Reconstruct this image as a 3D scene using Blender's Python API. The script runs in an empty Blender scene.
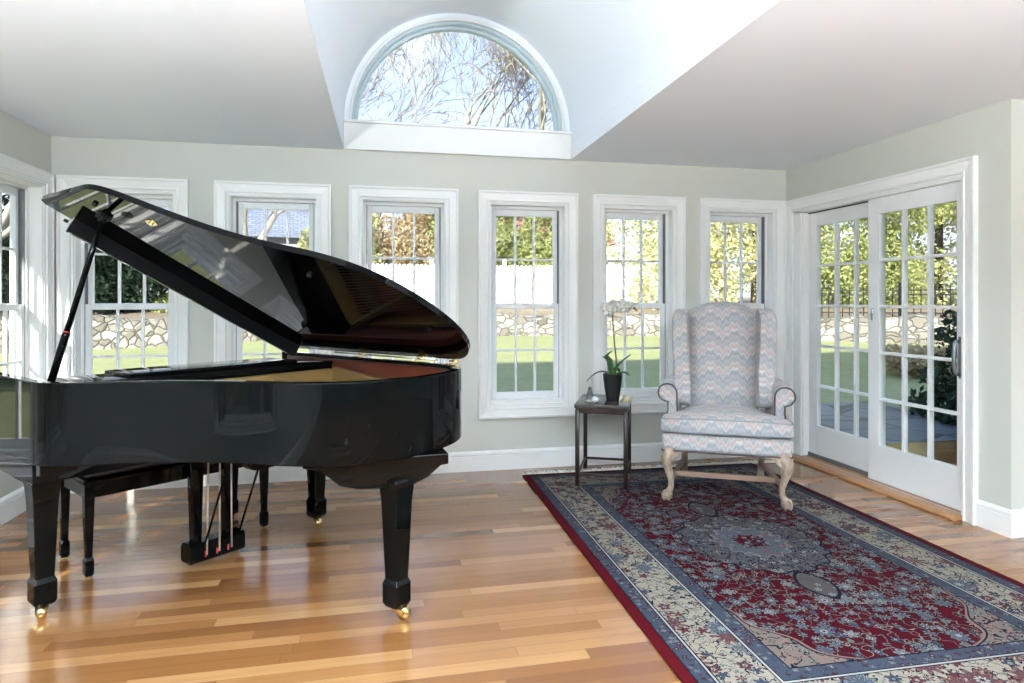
import bpy, bmesh, math, random
import numpy as np
from mathutils import Vector, Matrix
C = bpy.context.scene.collection
PI = math.pi
R = math.radians

# ------------------------------------------------------------------ objects
def tag(o, label=None, cat=None, group=None, kind=None):
    if label: o['label'] = label
    if cat: o['category'] = cat
    if group: o['group'] = group
    if kind: o['kind'] = kind
    return o
def thing(name, label, cat, loc=(0, 0, 0), rotz=0, group=None):
    o = bpy.data.objects.new(name, None); C.objects.link(o)
    o.location = loc; o.rotation_euler = (0, 0, rotz); o.empty_display_size = .1
    return tag(o, label, cat, group)
def sroot(name, loc=(0, 0, 0), rotz=0):
    o = bpy.data.objects.new(name, None); C.objects.link(o)
    o.location = loc; o.rotation_euler = (0, 0, rotz); o['kind'] = 'structure'
    return o
def mesh_obj(name, me, mats, parent=None):
    if not isinstance(mats, (list, tuple)): mats = [mats]
    for m in mats: me.materials.append(m)
    o = bpy.data.objects.new(name, me); C.objects.link(o)
    if parent: o.parent = parent
    return o
def copy_tree(o, parent=None):
    c = o.copy(); C.objects.link(c); c.parent = parent
    for ch in list(o.children): copy_tree(ch, c)
    return c

class MB:
    """collects shapes; build() links them as one mesh"""
    def __init__(s): s.v = []; s.f = []; s.m = []; s.sm = []; s.cm = 0
    def add(s, vs, fs, smooth=False, M=None):
        b = len(s.v)
        for p in vs:
            p = Vector(p)
            if M is not None: p = M @ p
            s.v.append(tuple(p))
        for f in fs:
            s.f.append([i + b for i in f]); s.m.append(s.cm); s.sm.append(smooth)
        return s
    def box(s, lo, hi, M=None):
        x0, y0, z0 = lo; x1, y1, z1 = hi
        v = [(x0,y0,z0),(x1,y0,z0),(x1,y1,z0),(x0,y1,z0),(x0,y0,z1),(x1,y0,z1),(x1,y1,z1),(x0,y1,z1)]
        f = [(0,3,2,1),(4,5,6,7),(0,1,5,4),(1,2,6,5),(2,3,7,6),(3,0,4,7)]
        return s.add(v, f, False, M)
    def rbox(s, lo, hi, r=.01, seg=3, M=None, smooth=True):
        bm = bmesh.new(); bmesh.ops.create_cube(bm, size=1)
        for v in bm.verts:
            v.co = Vector(((lo[0]+hi[0])/2+v.co.x*(hi[0]-lo[0]), (lo[1]+hi[1])/2+v.co.y*(hi[1]-lo[1]), (lo[2]+hi[2])/2+v.co.z*(hi[2]-lo[2])))
        bmesh.ops.bevel(bm, geom=bm.edges[:], offset=r, segments=seg, affect='EDGES', profile=.5)
        return s.bm(bm, M, smooth)
    def bm(s, bm, M=None, smooth=False):
        bm.verts.index_update()
        s.add([v.co[:] for v in bm.verts], [[v.index for v in f.verts] for f in bm.faces], smooth, M)
        bm.free(); return s
    def loft(s, rings, closed=True, cap=True, smooth=True, M=None):
        n = len(rings[0]); v = [p for r in rings for p in r]; f = []
        for i in range(len(rings)-1):
            for j in range(n if closed else n-1):
                k = (j+1) % n
                f.append((i*n+j, i*n+k, (i+1)*n+k, (i+1)*n+j))
        s.add(v, f, smooth, M)
        if cap and closed:
            b = len(s.v)-len(v)
            s.f.append([b+j for j in range(n)][::-1]); s.m.append(s.cm); s.sm.append(False)
            s.f.append([b+(len(rings)-1)*n+j for j in range(n)]); s.m.append(s.cm); s.sm.append(False)
        return s
    def tube(s, pts, rad, n=10, cap=True, M=None, sq=None):
        pts = [Vector(p) for p in pts]
        if not isinstance(rad, (list, tuple)): rad = [rad]*len(pts)
        rings = []; T0 = None; N = None
        for i, p in enumerate(pts):
            a = pts[max(i-1, 0)]; b = pts[min(i+1, len(pts)-1)]
            T = (b-a).normalized()
            if N is None:
                N = T.orthogonal().normalized()
                if abs(T.z) > .7: N = Vector((1, 0, 0)); N = (N - T*N.dot(T)).normalized()
            else: N = (N - T*N.dot(T)).normalized()
            B = T.cross(N)
            rings.append([p + (N*math.cos(2*PI*j/n)+B*math.sin(2*PI*j/n))*rad[i] for j in range(n)])
        return s.loft(rings, True, cap, True, M)
    def lathe(s, prof, n=24, c=(0, 0, 0), M=None):
        rings = [[(c[0]+r*math.cos(2*PI*j/n), c[1]+r*math.sin(2*PI*j/n), c[2]+z) for j in range(n)] for r, z in prof]
        return s.loft(rings, True, True, True, M)
    def prism(s, poly, a, b, axis='z', M=None, smooth=False):
        """poly 2D extruded along an axis from a to b"""
        def P(p, t):
            return {'z': (p[0], p[1], t), 'y': (p[0], t, p[1]), 'x': (t, p[0], p[1])}[axis]
        n = len(poly)
        v = [P(p, a) for p in poly] + [P(p, b) for p in poly]
        s.add(v, [(i, (i+1) % n, n+(i+1) % n, n+i) for i in range(n)], smooth, M)
        b0 = len(s.v)-2*n
        s.f.append([b0+i for i in range(n)][::-1]); s.f.append([b0+n+i for i in range(n)])
        s.m += [s.cm]*2; s.sm += [False]*2
        return s
    def sphere(s, c, r, n=12, sc=(1, 1, 1), M=None):
        rings = []
        for i in range(1, n):
            t = PI*i/n
            rings.append([(c[0]+r*sc[0]*math.sin(t)*math.cos(2*PI*j/(2*n)), c[1]+r*sc[1]*math.sin(t)*math.sin(2*PI*j/(2*n)), c[2]-r*sc[2]*math.cos(t)) for j in range(2*n)])
        return s.loft(rings, True, True, True, M)
    def build(s, name, mat, parent=None, bevel=0, seg=2, autosmooth=None, fix=True):
        me = bpy.data.meshes.new(name); me.from_pydata(s.v, [], s.f)
        me.polygons.foreach_set('use_smooth', s.sm)
        me.polygons.foreach_set('material_index', s.m)
        if fix:
            bm = bmesh.new(); bm.from_mesh(me)
            bmesh.ops.recalc_face_normals(bm, faces=bm.faces[:]); bm.to_mesh(me); bm.free()
        o = mesh_obj(name, me, mat, parent)
        if bevel:
            m = o.modifiers.new('Bevel', 'BEVEL'); m.width = bevel; m.segments = seg; m.limit_method = 'ANGLE'; m.angle_limit = R(40)
        return o

def chaikin(poly, it=2, closed=False):
    for _ in range(it):
        out = []; n = len(poly)
        if not closed: out.append(poly[0])
        for i in range(n if closed else n-1):
            a = poly[i]; b = poly[(i+1) % n]
            out.append(tuple(.75*x+.25*y for x, y in zip(a, b))); out.append(tuple(.25*x+.75*y for x, y in zip(a, b)))
        if not closed: out.append(poly[-1])
        poly = out
    return poly
def offset_poly(poly, d):
    """offset closed CCW polygon inwards by d"""
    out = []; n = len(poly)
    for i in range(n):
        a = Vector(poly[i-1]); b = Vector(poly[i]); c = Vector(poly[(i+1) % n])
        e1 = (b-a).normalized(); e2 = (c-b).normalized()
        n1 = Vector((-e1.y, e1.x)); n2 = Vector((-e2.y, e2.x))
        m = (n1+n2)
        if m.length < 1e-6: m = n1
        m.normalize(); k = max(.35, m.dot(n1))
        out.append(tuple(b+m*d/k))
    return out
def box_uv(o, sx=1.0):
    """box-projected UVs in metres from the object's own coordinates"""
    me = o.data; uv = me.uv_layers.new(name='UVMap')
    for p in me.polygons:
        n = p.normal; ax = max(range(3), key=lambda i: abs(n[i])*(1.25 if i == 2 else 1))
        for li in p.loop_indices:
            c = me.vertices[me.loops[li].vertex_index].co
            uv.data[li].uv = ((c.y, c.z), (c.x, c.z), (c.x, c.y))[ax]
    return o

# ------------------------------------------------------------------ material helper
class NT:
    def __init__(s, name):
        s.mat = bpy.data.materials.new(name); s.mat.use_nodes = True
        s.t = s.mat.node_tree; s.t.nodes.clear()
        s.out = s.t.nodes.new('ShaderNodeOutputMaterial')
    def n(s, typ, **kw):
        x = s.t.nodes.new(typ)
        for k, v in kw.items(): setattr(x, k, v)
        return x
    def lk(s, a, b): s.t.links.new(a, b)
    def put(s, v, sock):
        if hasattr(v, 'is_output') or isinstance(v, bpy.types.NodeSocket): s.lk(v, sock)
        elif isinstance(v, (tuple, list)) and len(v) == 3 and sock.type == 'RGBA': sock.default_value = (*v, 1)
        else: sock.default_value = v
    def m(s, op, a, b=None, c=None):
        x = s.n('ShaderNodeMath', operation=op); s.put(a, x.inputs[0])
        if b is not None: s.put(b, x.inputs[1])
        if c is not None: s.put(c, x.inputs[2])
        return x.outputs[0]
    def vm(s, op, a, b=None):
        x = s.n('ShaderNodeVectorMath', operation=op); s.put(a, x.inputs[0])
        if b is not None: s.put(b, x.inputs[1])
        return x.outputs[0]
    def mix(s, f, a, b, bt='MIX'):
        x = s.n('ShaderNodeMix', data_type='RGBA', blend_type=bt)
        s.put(f, x.inputs[0]); s.put(a, x.inputs[6]); s.put(b, x.inputs[7]); return x.outputs[2]
    def ramp(s, f, stops, interp='LINEAR'):
        x = s.n('ShaderNodeValToRGB'); cr = x.color_ramp; cr.interpolation = interp
        while len(cr.elements) < len(stops): cr.elements.new(.5)
        for e, (p, c) in zip(cr.elements, stops): e.position = p; e.color = (*c, 1)
        s.put(f, x.inputs[0]); return x.outputs[0]
    def coord(s, k='Object'): return s.n('ShaderNodeTexCoord').outputs[k]
    def sep(s, v):
        x = s.n('ShaderNodeSeparateXYZ'); s.put(v, x.inputs[0]); return x.outputs
    def comb(s, a=0., b=0., c=0.):
        x = s.n('ShaderNodeCombineXYZ'); s.put(a, x.inputs[0]); s.put(b, x.inputs[1]); s.put(c, x.inputs[2]); return x.outputs[0]
    def noise(s, v, sc=5., det=2., rough=.5, out=0):
        x = s.n('ShaderNodeTexNoise'); s.put(v, x.inputs['Vector']); x.inputs['Scale'].default_value = sc
        x.inputs['Detail'].default_value = det; x.inputs['Roughness'].default_value = rough; return x.outputs[out]
    def vor(s, v, sc=5., feat='F1', rnd=1.):
        x = s.n('ShaderNodeTexVoronoi', feature=feat); s.put(v, x.inputs['Vector']); x.inputs['Scale'].default_value = sc
        x.inputs['Randomness'].default_value = rnd; return x.outputs
    def white(s, v):
        x = s.n('ShaderNodeTexWhiteNoise', noise_dimensions='3D'); s.put(v, x.inputs[0]); return x.outputs
    def bsdf(s, col=(.8, .8, .8), rough=.5, metal=0., spec=.5, coat=0., normal=None, sheen=0., trans=0., ior=1.5, crough=.03):
        b = s.n('ShaderNodeBsdfPrincipled')
        s.put(col, b.inputs['Base Color']); s.put(rough, b.inputs['Roughness']); s.put(metal, b.inputs['Metallic'])
        s.put(spec, b.inputs['Specular IOR Level']); s.put(coat, b.inputs['Coat Weight']); b.inputs['Coat Roughness'].default_value = crough
        b.inputs['Sheen Weight'].default_value = sheen; b.inputs['Transmission Weight'].default_value = trans; b.inputs['IOR'].default_value = ior
        if normal is not None: s.lk(normal, b.inputs['Normal'])
        return b.outputs[0]
    def bump(s, h, st=.2, dist=.01):
        x = s.n('ShaderNodeBump'); s.put(h, x.inputs['Height']); x.inputs['Strength'].default_value = st; x.inputs['Distance'].default_value = dist
        return x.outputs[0]
    def done(s, sh): s.lk(sh, s.out.inputs[0]); return s.mat

def plain(name, col, rough=.5, metal=0., vary=.04, scale=6., **kw):
    t = NT(name); v = t.coord()
    f = t.noise(v, scale, 3.)
    a = tuple(c*(1-vary) for c in col); b = tuple(min(1, c*(1+vary)) for c in col)
    return t.done(t.bsdf(t.mix(f, a, b), rough, metal, **kw))

# --- painted plaster
def paint(name, col, rough=.6, b=.03):
    t = NT(name); v = t.coord()
    if b <= .01: return t.done(t.bsdf(t.mix(t.noise(v, 1.3, 2.), tuple(x*.985 for x in col), tuple(min(1, x*1.015) for x in col)), rough))
    f = t.noise(v, 1.3, 2.); g = t.noise(v, 180., 2.)
    c = t.mix(f, tuple(x*.985 for x in col), tuple(min(1, x*1.015) for x in col))
    return t.done(t.bsdf(c, rough, normal=t.bump(g, b, .002)))
M_wall = paint('sage_wall_paint', (.575, .58, .515))
M_rear = paint('darkened_green_rear_wall', (.10, .13, .11))  # unseen rear wall, colour darkened to dim the piano's reflections
M_ceil = paint('ceiling_paint', (.84, .885, .93), .7)
M_trim = paint('white_gloss_trim', (.83, .83, .80), .3, .01)
M_sash = paint('white_vinyl_sash', (.80, .81, .80), .35, .01)
M_siding = paint('exterior_siding', (.55, .53, .48), .8)
M_roof = paint('roof_shingle', (.12, .12, .13), .9)
M_dark = plain('dark_track', (.05, .055, .06), .6)
M_greyrail = plain('grey_aluminium_track', (.22, .23, .24), .45, .6)
M_handle = plain('dark_pewter_handle', (.22, .24, .25), .35, .6)

def glass_mat(name, tint=(.93, .97, .96), spec=.06):
    t = NT(name)
    tr = t.n('ShaderNodeBsdfTransparent'); tr.inputs[0].default_value = (*tint, 1)
    gl = t.n('ShaderNodeBsdfGlossy'); gl.inputs['Roughness'].default_value = .0
    lw = t.n('ShaderNodeLayerWeight'); lw.inputs[0].default_value = .15
    n = t.noise(t.coord(), .8, 1.)
    f = t.m('ADD', t.m('MULTIPLY', lw.outputs['Fresnel'], .22), t.m('MULTIPLY', n, spec*.2))
    mx = t.n('ShaderNodeMixShader'); t.lk(f, mx.inputs[0]); t.lk(tr.outputs[0], mx.inputs[1]); t.lk(gl.outputs[0], mx.inputs[2])
    return t.done(mx.outputs[0])
M_glass = glass_mat('window_glass')

# --- oak strip floor, boards along x
def floor_mat():
    t = NT('oak_strip_floor'); x, y, z = t.sep(t.coord())
    W = .068
    row = t.m('FLOOR', t.m('DIVIDE', y, W)); fy = t.m('FRACT', t.m('DIVIDE', y, W))
    rr = t.white(t.comb(row, 3.1, 0.))[0]
    rr2 = t.white(t.comb(row, 9.7, 2.))[0]
    ln = t.m('ADD', .75, t.m('MULTIPLY', rr2, .7))
    xs = t.m('ADD', t.m('DIVIDE', x, ln), t.m('MULTIPLY', rr, 17.))
    col = t.m('FLOOR', xs); fx = t.m('FRACT', xs)
    w = t.white(t.comb(row, col, 1.))[0]; w2 = t.white(t.comb(row, col, 5.))[0]
    c = t.ramp(w, [(0, (.140, .058, .019)), (.15, (.185, .080, .027)), (.5, (.225, .103, .036)), (.8, (.262, .130, .049)), (1, (.35, .195, .085))])
    gv = t.comb(t.m('ADD', t.m('MULTIPLY', x, 1.6), t.m('MULTIPLY', w2, 40.)), t.m('MULTIPLY', y, 45.), t.m('MULTIPLY', w, 9.))
    g = t.noise(gv, 1.4, 5., .62)
    g2 = t.noise(t.comb(t.m('MULTIPLY', x, 5.), t.m('MULTIPLY', y, 220.), w), 1., 3., .6)
    c = t.mix(t.m('MULTIPLY', t.m('SUBTRACT', 1., t.m('SMOOTH_MIN', t.m('MULTIPLY', g, 1.9), 1., .2)), .75), c, (.16, .06, .018))
    c = t.mix(t.m('MULTIPLY', g2, .30), c, (.85, .60, .34), 'SOFT_LIGHT')
    gy = t.m('MINIMUM', fy, t.m('SUBTRACT', 1., fy)); gx = t.m('MULTIPLY', t.m('MINIMUM', fx, t.m('SUBTRACT', 1., fx)), t.m('DIVIDE', ln, W))
    gap = t.m('SMOOTH_MIN', gy, gx, .005)
    gm = t.m('SUBTRACT', 1., t.m('MINIMUM', t.m('MULTIPLY', t.m('MAXIMUM', gap, 0.), 40.), 1.))
    c = t.mix(t.m('MULTIPLY', gm, .65), c, (.10, .04, .012))
    rough = t.m('ADD', .11, t.m('MULTIPLY', t.noise(t.coord(), 3., 3.), .12))
    h = t.m('ADD', t.m('MULTIPLY', gm, -1.), t.m('ADD', t.m('MULTIPLY', w2, .5), t.m('MULTIPLY', g, .1)))
    return t.done(t.bsdf(c, rough, normal=t.bump(h, .12, .002), coat=.25, crough=.12))
M_floor = floor_mat()
M_oak = plain('oak_threshold', (.36, .18, .075), .35, vary=.15, scale=12)

M_black = plain('black_polyester_lacquer', (.0018, .0025, .0026), .025, vary=.1, spec=.16)
M_blackrim = plain('black_lacquer_case', (.0018, .0025, .0026), .03, vary=.1, spec=.11)
M_blackmat = plain('black_satin', (.006, .006, .006), .6, spec=.2)
M_brass = plain('polished_brass', (.83, .60, .25), .18, 1.)
M_gold = plain('gold_iron_plate', (.33, .22, .085), .42, .7)
M_maple = plain('red_brown_inner_rim', (.10, .024, .012), .3, vary=.15)
M_board = plain('soundboard_spruce', (.36, .12, .06), .4, vary=.1)
M_felt = plain('red_felt', (.45, .03, .03), .9)
M_felt2 = plain('brown_red_felt', (.13, .03, .02), .9)
M_string = plain('steel_string', (.5, .42, .36), .35, .9)
M_leather = plain('black_leather', (.012, .012, .012), .45)

# ------------------------------------------------------------------ camera
cam = bpy.data.cameras.new('Camera'); co = bpy.data.objects.new('Camera', cam); C.objects.link(co)
co.location = (0, 0, 1.34); co.rotation_euler = (R(90), 0, -.2077)
cam.sensor_width = 36; cam.lens = 646/1024*36; cam.shift_y = -.0392; cam.clip_start = .05; cam.clip_end = 300
bpy.context.scene.camera = co

# ------------------------------------------------------------------ room shell
H = 2.49; YB = 5.06; XL = -2.21; XR = 3.53; T = .16
YR = -3.6; XF = 6.4; YC = 3.006
def wall_panel(name, u0, u1, z0, z1, holes, P, mats, thick=T, kind=True):
    """P(u, d, z) -> world; d=0 inner face, d=thick outer face"""
    us = sorted({u0, u1, *[h[0] for h in holes], *[h[1] for h in holes]}); zs = sorted({z0, z1, *[h[2] for h in holes], *[h[3] for h in holes]})
    solid = {}
    for i in range(len(us)-1):
        for j in range(len(zs)-1):
            uc = (us[i]+us[i+1])/2; zc = (zs[j]+zs[j+1])/2
            solid[i, j] = not any(h[0] < uc < h[1] and h[2] < zc < h[3] for h in holes)
    mb = MB()
    for (i, j), s in solid.items():
        if not s: continue
        a, b, c, d = us[i], us[i+1], zs[j], zs[j+1]
        mb.cm = 0; mb.add([P(a,0,c), P(b,0,c), P(b,0,d), P(a,0,d)], [(0,1,2,3)])
        mb.cm = 1; mb.add([P(a,thick,c), P(a,thick,d), P(b,thick,d), P(b,thick,c)], [(0,1,2,3)])
        mb.cm = 0
        if not solid.get((i-1, j)): mb.add([P(a,0,c), P(a,0,d), P(a,thick,d), P(a,thick,c)], [(0,1,2,3)])
        if not solid.get((i+1, j)): mb.add([P(b,0,c), P(b,thick,c), P(b,thick,d), P(b,0,d)], [(0,1,2,3)])
        if not solid.get((i, j-1)): mb.add([P(a,0,c), P(a,thick,c), P(b,thick,c), P(b,0,c)], [(0,1,2,3)])
        if not solid.get((i, j+1)): mb.add([P(a,0,d), P(b,0,d), P(b,thick,d), P(a,thick,d)], [(0,1,2,3)])
    o = mb.build(name, mats, fix=False)
    bm = bmesh.new(); bm.from_mesh(o.data); bmesh.ops.remove_doubles(bm, verts=bm.verts[:], dist=1e-5)
    bmesh.ops.recalc_face_normals(bm, faces=bm.faces[:]); bm.to_mesh(o.data); bm.free()
    tag(o, kind='structure'); return o
PB = lambda u, d, z: (u, YB+d, z)
PLf = lambda u, d, z: (XL-d, u, z)
PRt = lambda u, d, z: (XR+d, u, z)

CW = .095                      # casing width
WT, WB = 2.218, .41            # casing outer top and bottom
back_casings = [(-2.165, -1.325), (-1.150, -.332), (-.200, .632), (.791, 1.610), (1.738, 2.557), (2.690, 3.505)]
left_casings = [(4.21, 5.035), (3.26, 4.08), (2.29, 3.11), (1.32, 2.14)]
op = lambda c: (c[0]+CW, c[1]-CW, WB+CW, WT-CW)
wall_panel('wall_back', XL, XR, 0, H, [op(c) for c in back_casings], PB, [M_wall, M_siding])
wall_panel('wall_left', YR, YB+T, 0, H, [op(c) for c in left_casings], PLf, [M_wall, M_siding])
DY0, DY1, DZ = 3.315, 4.955, 2.112
wall_panel('wall_right', YC, YB+T, 0, H, [(DY0, DY1, .03, DZ)], PRt, [M_wall, M_siding], .16)
wall_panel('wall_right', XR+.16, XF, 0, H, [], lambda u, d, z: (u, YC+d, z), [M_wall, M_wall], .12)
wall_panel('wall_far_right', YR, YC+.12, 0, H, [(1.0, 2.2, .5, 2.0)], lambda u, d, z: (XF+d, u, z), [M_wall, M_siding])
wall_panel('wall_rear', XL-T, XF+T, 0, H, [], lambda u, d, z: (u, YR-d, z), [M_rear, M_siding])

f = MB(); f.box((XL-T, YR-T, -.12), (XF+T, YB+T, 0)); tag(f.build('floor', M_floor), kind='structure')

# ceiling with the barrel vault opening
VL, VR, VY = -.237, 1.548, .75
ds = -.055                       # the opening runs very slightly askew
mb = MB()
y1 = YB+T
def cz(z):
    xl, xr = XL-T, XF+T
    p = [(xl, YR-T, z), (xr, YR-T, z), (xr, VY, z), (xr, y1, z), (VR, y1, z), (VR+ds, VY, z), (VL+ds, VY, z), (VL, y1, z), (xl, y1, z), (xl, VY, z)]
    return p
a = cz(H); b = cz(H+.12)
fs = [(0,1,2,5,6,9), (2,3,4,5), (6,7,8,9)]
mb.add(a, fs); mb.add(b, fs)
mb.add([a[5], a[6], b[6], b[5]], [(0,1,2,3)])
for i, j in ((0,1),(1,2),(2,3),(3,4),(7,8),(8,9),(9,0)): mb.add([a[i], a[j], b[j], b[i]], [(0,1,2,3)])
ceil = mb.build('ceiling', M_ceil); tag(ceil, kind='structure')
SP = 2.712; RV = (VR-VL)/2; CXV = (VR+VL)/2
def arch_pts(r, n=40, cx=CXV): return [(cx+r*math.cos(PI*k/n), SP+r*math.sin(PI*k/n)) for k in range(n+1)]
prof = [(VR, H)] + arch_pts(RV) + [(VL, H)]
prof_o = [(VR+.1, H)] + arch_pts(RV+.1) + [(VL-.1, H)]
mb = MB()
for pr in (prof, prof_o):
    mb.loft([[(x, YB+.001, z) for x, z in pr], [(x+ds, VY, z) for x, z in pr]], closed=False, cap=False, smooth=True)
v = [(x+ds, VY, z) for x, z in prof]; mb.add(v, [list(range(len(v)))])
v = [(x+ds, VY-.1, z) for x, z in prof_o]; mb.add(v, [list(range(len(v)))])
mb.build('vault', M_ceil, ceil, fix=False)
# gable wall above the ceiling with the half-round opening
RW = .83
wx = .652
mb = MB(); n = 48
inn = [(wx+RW*math.cos(PI*k/n), SP+RW*math.sin(PI*k/n)) for k in range(n+1)]
out = [(CXV+(RV+.14)*math.cos(PI*k/n), SP+(RV+.14)*math.sin(PI*k/n)) for k in range(n+1)]
for d, m in ((0, 0), (T, 1)):
    mb.cm = m
    mb.add([(x, YB+d, z) for x, z in inn]+[(x, YB+d, z) for x, z in out], [(i, i+1, n+2+i, n+1+i) for i in range(n)])
    mb.add([(VL-.14, YB+d, H), (VR+.14, YB+d, H), (out[0][0], YB+d, SP), (out[-1][0], YB+d, SP)], [(0,1,2,3)])
mb.cm = 1
mb.add([(x, YB, z) for x, z in out]+[(x, YB+T, z) for x, z in out], [(i, i+1, n+2+i, n+1+i) for i in range(n)])
o = mb.build('wall_back', [M_ceil, M_siding], fix=False); tag(o, kind='structure')
# arched window
def arch_sweep(r_prof, y_prof, mb, cx=wx, n=56, zc=SP):
    rings = []
    for k in range(n+1):
        a_ = PI*k/n
        rings.append([(cx+r*math.cos(a_), y, zc+r*math.sin(a_)) for r, y in zip(r_prof, y_prof)])
    mb.loft(rings, closed=True, cap=True, smooth=True)
W7 = sroot('window_7', (wx, YB, SP)); 
def rel(mb, c): mb.v = [(x-c[0], y-c[1], z-c[2]) for x, y, z in mb.v]; return mb
m_ = MB(); arch_sweep([.850, .850, .843, .83, .83], [YB, YB-.022, YB-.026, YB-.016, YB+.0], m_); rel(m_, (wx, YB, SP)).build('casing', M_trim, W7, fix=True)
m_ = MB(); arch_sweep([.832, .832, .812, .812], [YB-.005, YB+T, YB+T, YB+.04], m_)
M_jambblue = paint('pale_blue_green_arch_frame', (.52, .62, .64), .4)
rel(m_, (wx, YB, SP)).build('frame', M_jambblue, W7, fix=True)
m_ = MB(); arch_sweep([.814, .814, .788, .788], [YB+.05, YB+.10, YB+.10, YB+.05], m_)
m_.box((wx-.80, YB+.05, SP-.005), (wx+.80, YB+.10, SP+.03)); rel(m_, (wx, YB, SP)).build('sash', M_jambblue, W7)
m_ = MB(); pts = [(wx+.79*math.cos(PI*k/n), YB+.078, SP+.79*math.sin(PI*k/n)) for k in range(n+1)]
m_.add(pts, [list(range(len(pts)))]); rel(m_, (wx, YB, SP)).build('pane', M_glass, W7)
m_ = MB(); m_.box((VL+.001, YB-.045, H+.0), (VR-.001, YB+.0, SP-.022)); m_.box((VL+.001, YB-.062, SP-.022), (VR-.001, YB+T, SP-.002))
rel(m_, (wx, YB, SP)).build('window_sill', M_trim, W7, bevel=.003)

# ------------------------------------------------------------------ double-hung windows
def sweep_frame(mb, x0, x1, z0, z1, prof):
    """prof: list of (inset, y); swept round the rectangle with mitred corners"""
    rings = []
    for cx, cz_, sx, sz in ((x0, z0, 1, 1), (x1, z0, -1, 1), (x1, z1, -1, -1), (x0, z1, 1, -1)):
        rings.append([(cx+sx*i, y, cz_+sz*i) for i, y in prof])
    rings.append(rings[0])
    mb.loft(rings, closed=True, cap=False, smooth=False)
CAS = [(0, 0), (0, -.034), (.014, -.034), (.020, -.026), (.030, -.024), (.066, -.018), (.070, -.024), (.078, -.024), (.083, -.014), (CW, -.012), (CW, .002)]
def sash(parent, name, x0, x1, z0, z1, y0, y1, st, top, bot, cols=3, rows=2, muntin=.018):
    m = MB(); gx0, gx1, gz0, gz1 = x0+st, x1-st, z0+bot, z1-top
    m.box((x0, y0, z0), (gx0, y1, z1)); m.box((gx1, y0, z0), (x1, y1, z1))
    m.box((gx0, y0, z0), (gx1, y1, gz0)); m.box((gx0, y0, gz1), (gx1, y1, z1))
    s = m.build(name, M_sash, parent, bevel=.004)
    m = MB(); ym = (y0+y1)/2
    for i in range(1, cols):
        x = gx0+(gx1-gx0)*i/cols; m.box((x-muntin/2, y0+.004, gz0), (x+muntin/2, y1-.004, gz1))
    for j in range(1, rows):
        z = gz0+(gz1-gz0)*j/rows; m.box((gx0, y0+.0045, z-muntin/2), (gx1, y1-.0045, z+muntin/2))
    m.build('muntin_grid', M_sash, s)
    m = MB(); m.add([(gx0, ym, gz0), (gx1, ym, gz0), (gx1, ym, gz1), (gx0, ym, gz1)], [(0,1,2,3)])
    m.build('pane', M_glass, s)
    return s
def make_window(name, w, loc, rz):
    """casing outer width w; local x along the wall, y outwards, origin bottom centre of casing"""
    root = sroot(name, loc, rz); hgt = WT-WB; h2 = w/2
    m = MB(); sweep_frame(m, -h2, h2, 0, hgt, CAS); m.build('casing', M_trim, root, fix=True)
    ox0, ox1, oz0, oz1 = -h2+CW, h2-CW, CW, hgt-CW
    m = MB(); sweep_frame(m, ox0, ox1, oz0, oz1, [(0, 0), (0, T+.03), (.012, T+.03), (.012, -.004)]); m.build('jamb', M_trim, root)
    m = MB(); i0 = .012
    sweep_frame(m, ox0+i0, ox1-i0, oz0+i0, oz1-i0, [(0, .080), (0, T), (.020, T), (.020, .080)])
    m.box((ox0+i0, .03, oz0+i0), (ox1-i0, .084, oz0+i0+.028))
    m.build('window_frame', M_trim, root)
    m = MB(); k = i0+.020
    for sx in (0, 1):
        xa = (ox0+k if sx == 0 else ox1-k-.004)
        m.box((xa, .090, oz0+.03), (xa+.004, T-.004, oz1-.03))
    m.build('track_or_shade_gap', M_greyrail, root)  # grey strips drawn where a shadow gap runs beside the sashes
    a = k+.008
    zm = 1.300-WB
    sash(root, 'upper_sash', ox0+a, ox1-a, zm-.012, oz1-k, .124, .150, .036, .052, .038)
    sash(root, 'lower_sash', ox0+k-.004, ox1-k+.004, oz0+i0+.028, zm+.020, .092, .120, .046, .040, .056)
    m = MB(); m.rbox((-.03, .078, zm+.016), (.03, .098, zm+.028), .004, 2); m.build('sash_lock', M_sash, root)
    return root
for i, c in enumerate(back_casings): make_window('window_%d' % (i+1), c[1]-c[0], ((c[0]+c[1])/2, YB, WB), 0)
for i, c in enumerate(left_casings): make_window('window_%d' % (i+8), c[1]-c[0], (XL, (c[0]+c[1])/2, WB), R(90))

# ------------------------------------------------------------------ baseboards
BP = [(0, 0), (-.018, 0), (-.018, .115), (-.014, .120), (-.018, .126), (-.016, .140), (-.008, .150), (-.004, .156), (0, .156)]
def baseboard(name, a, b, nrm):
    a = Vector((*a, 0)); b = Vector((*b, 0)); n_ = Vector((*nrm, 0)); m = MB()
    m.loft([[tuple(p - n_*d*1.0 + Vector((0, 0, z))) for d, z in BP] for p in (a, b)], closed=True, cap=True, smooth=False)
    tag(m.build(name, M_trim), kind='structure')
baseboard('baseboard_back', (XL, YB), (XR, YB), (0, -1))
baseboard('baseboard_left', (XL, YR), (XL, YB), (1, 0))
baseboard('baseboard_right', (XR, YC), (XR, 3.215), (-1, 0))
baseboard('baseboard_right', (XR-.018, YC), (XF, YC), (0, -1))

# ------------------------------------------------------------------ sliding glass door
D = sroot('door_1', (XR, 0, 0))
m = MB()
def rail(poly_pts, prof_dir, mb): pass
yc0, yc1, zc1 = DY0-CW-.01, DY1+CW+.01, DZ+CW+.005
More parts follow.
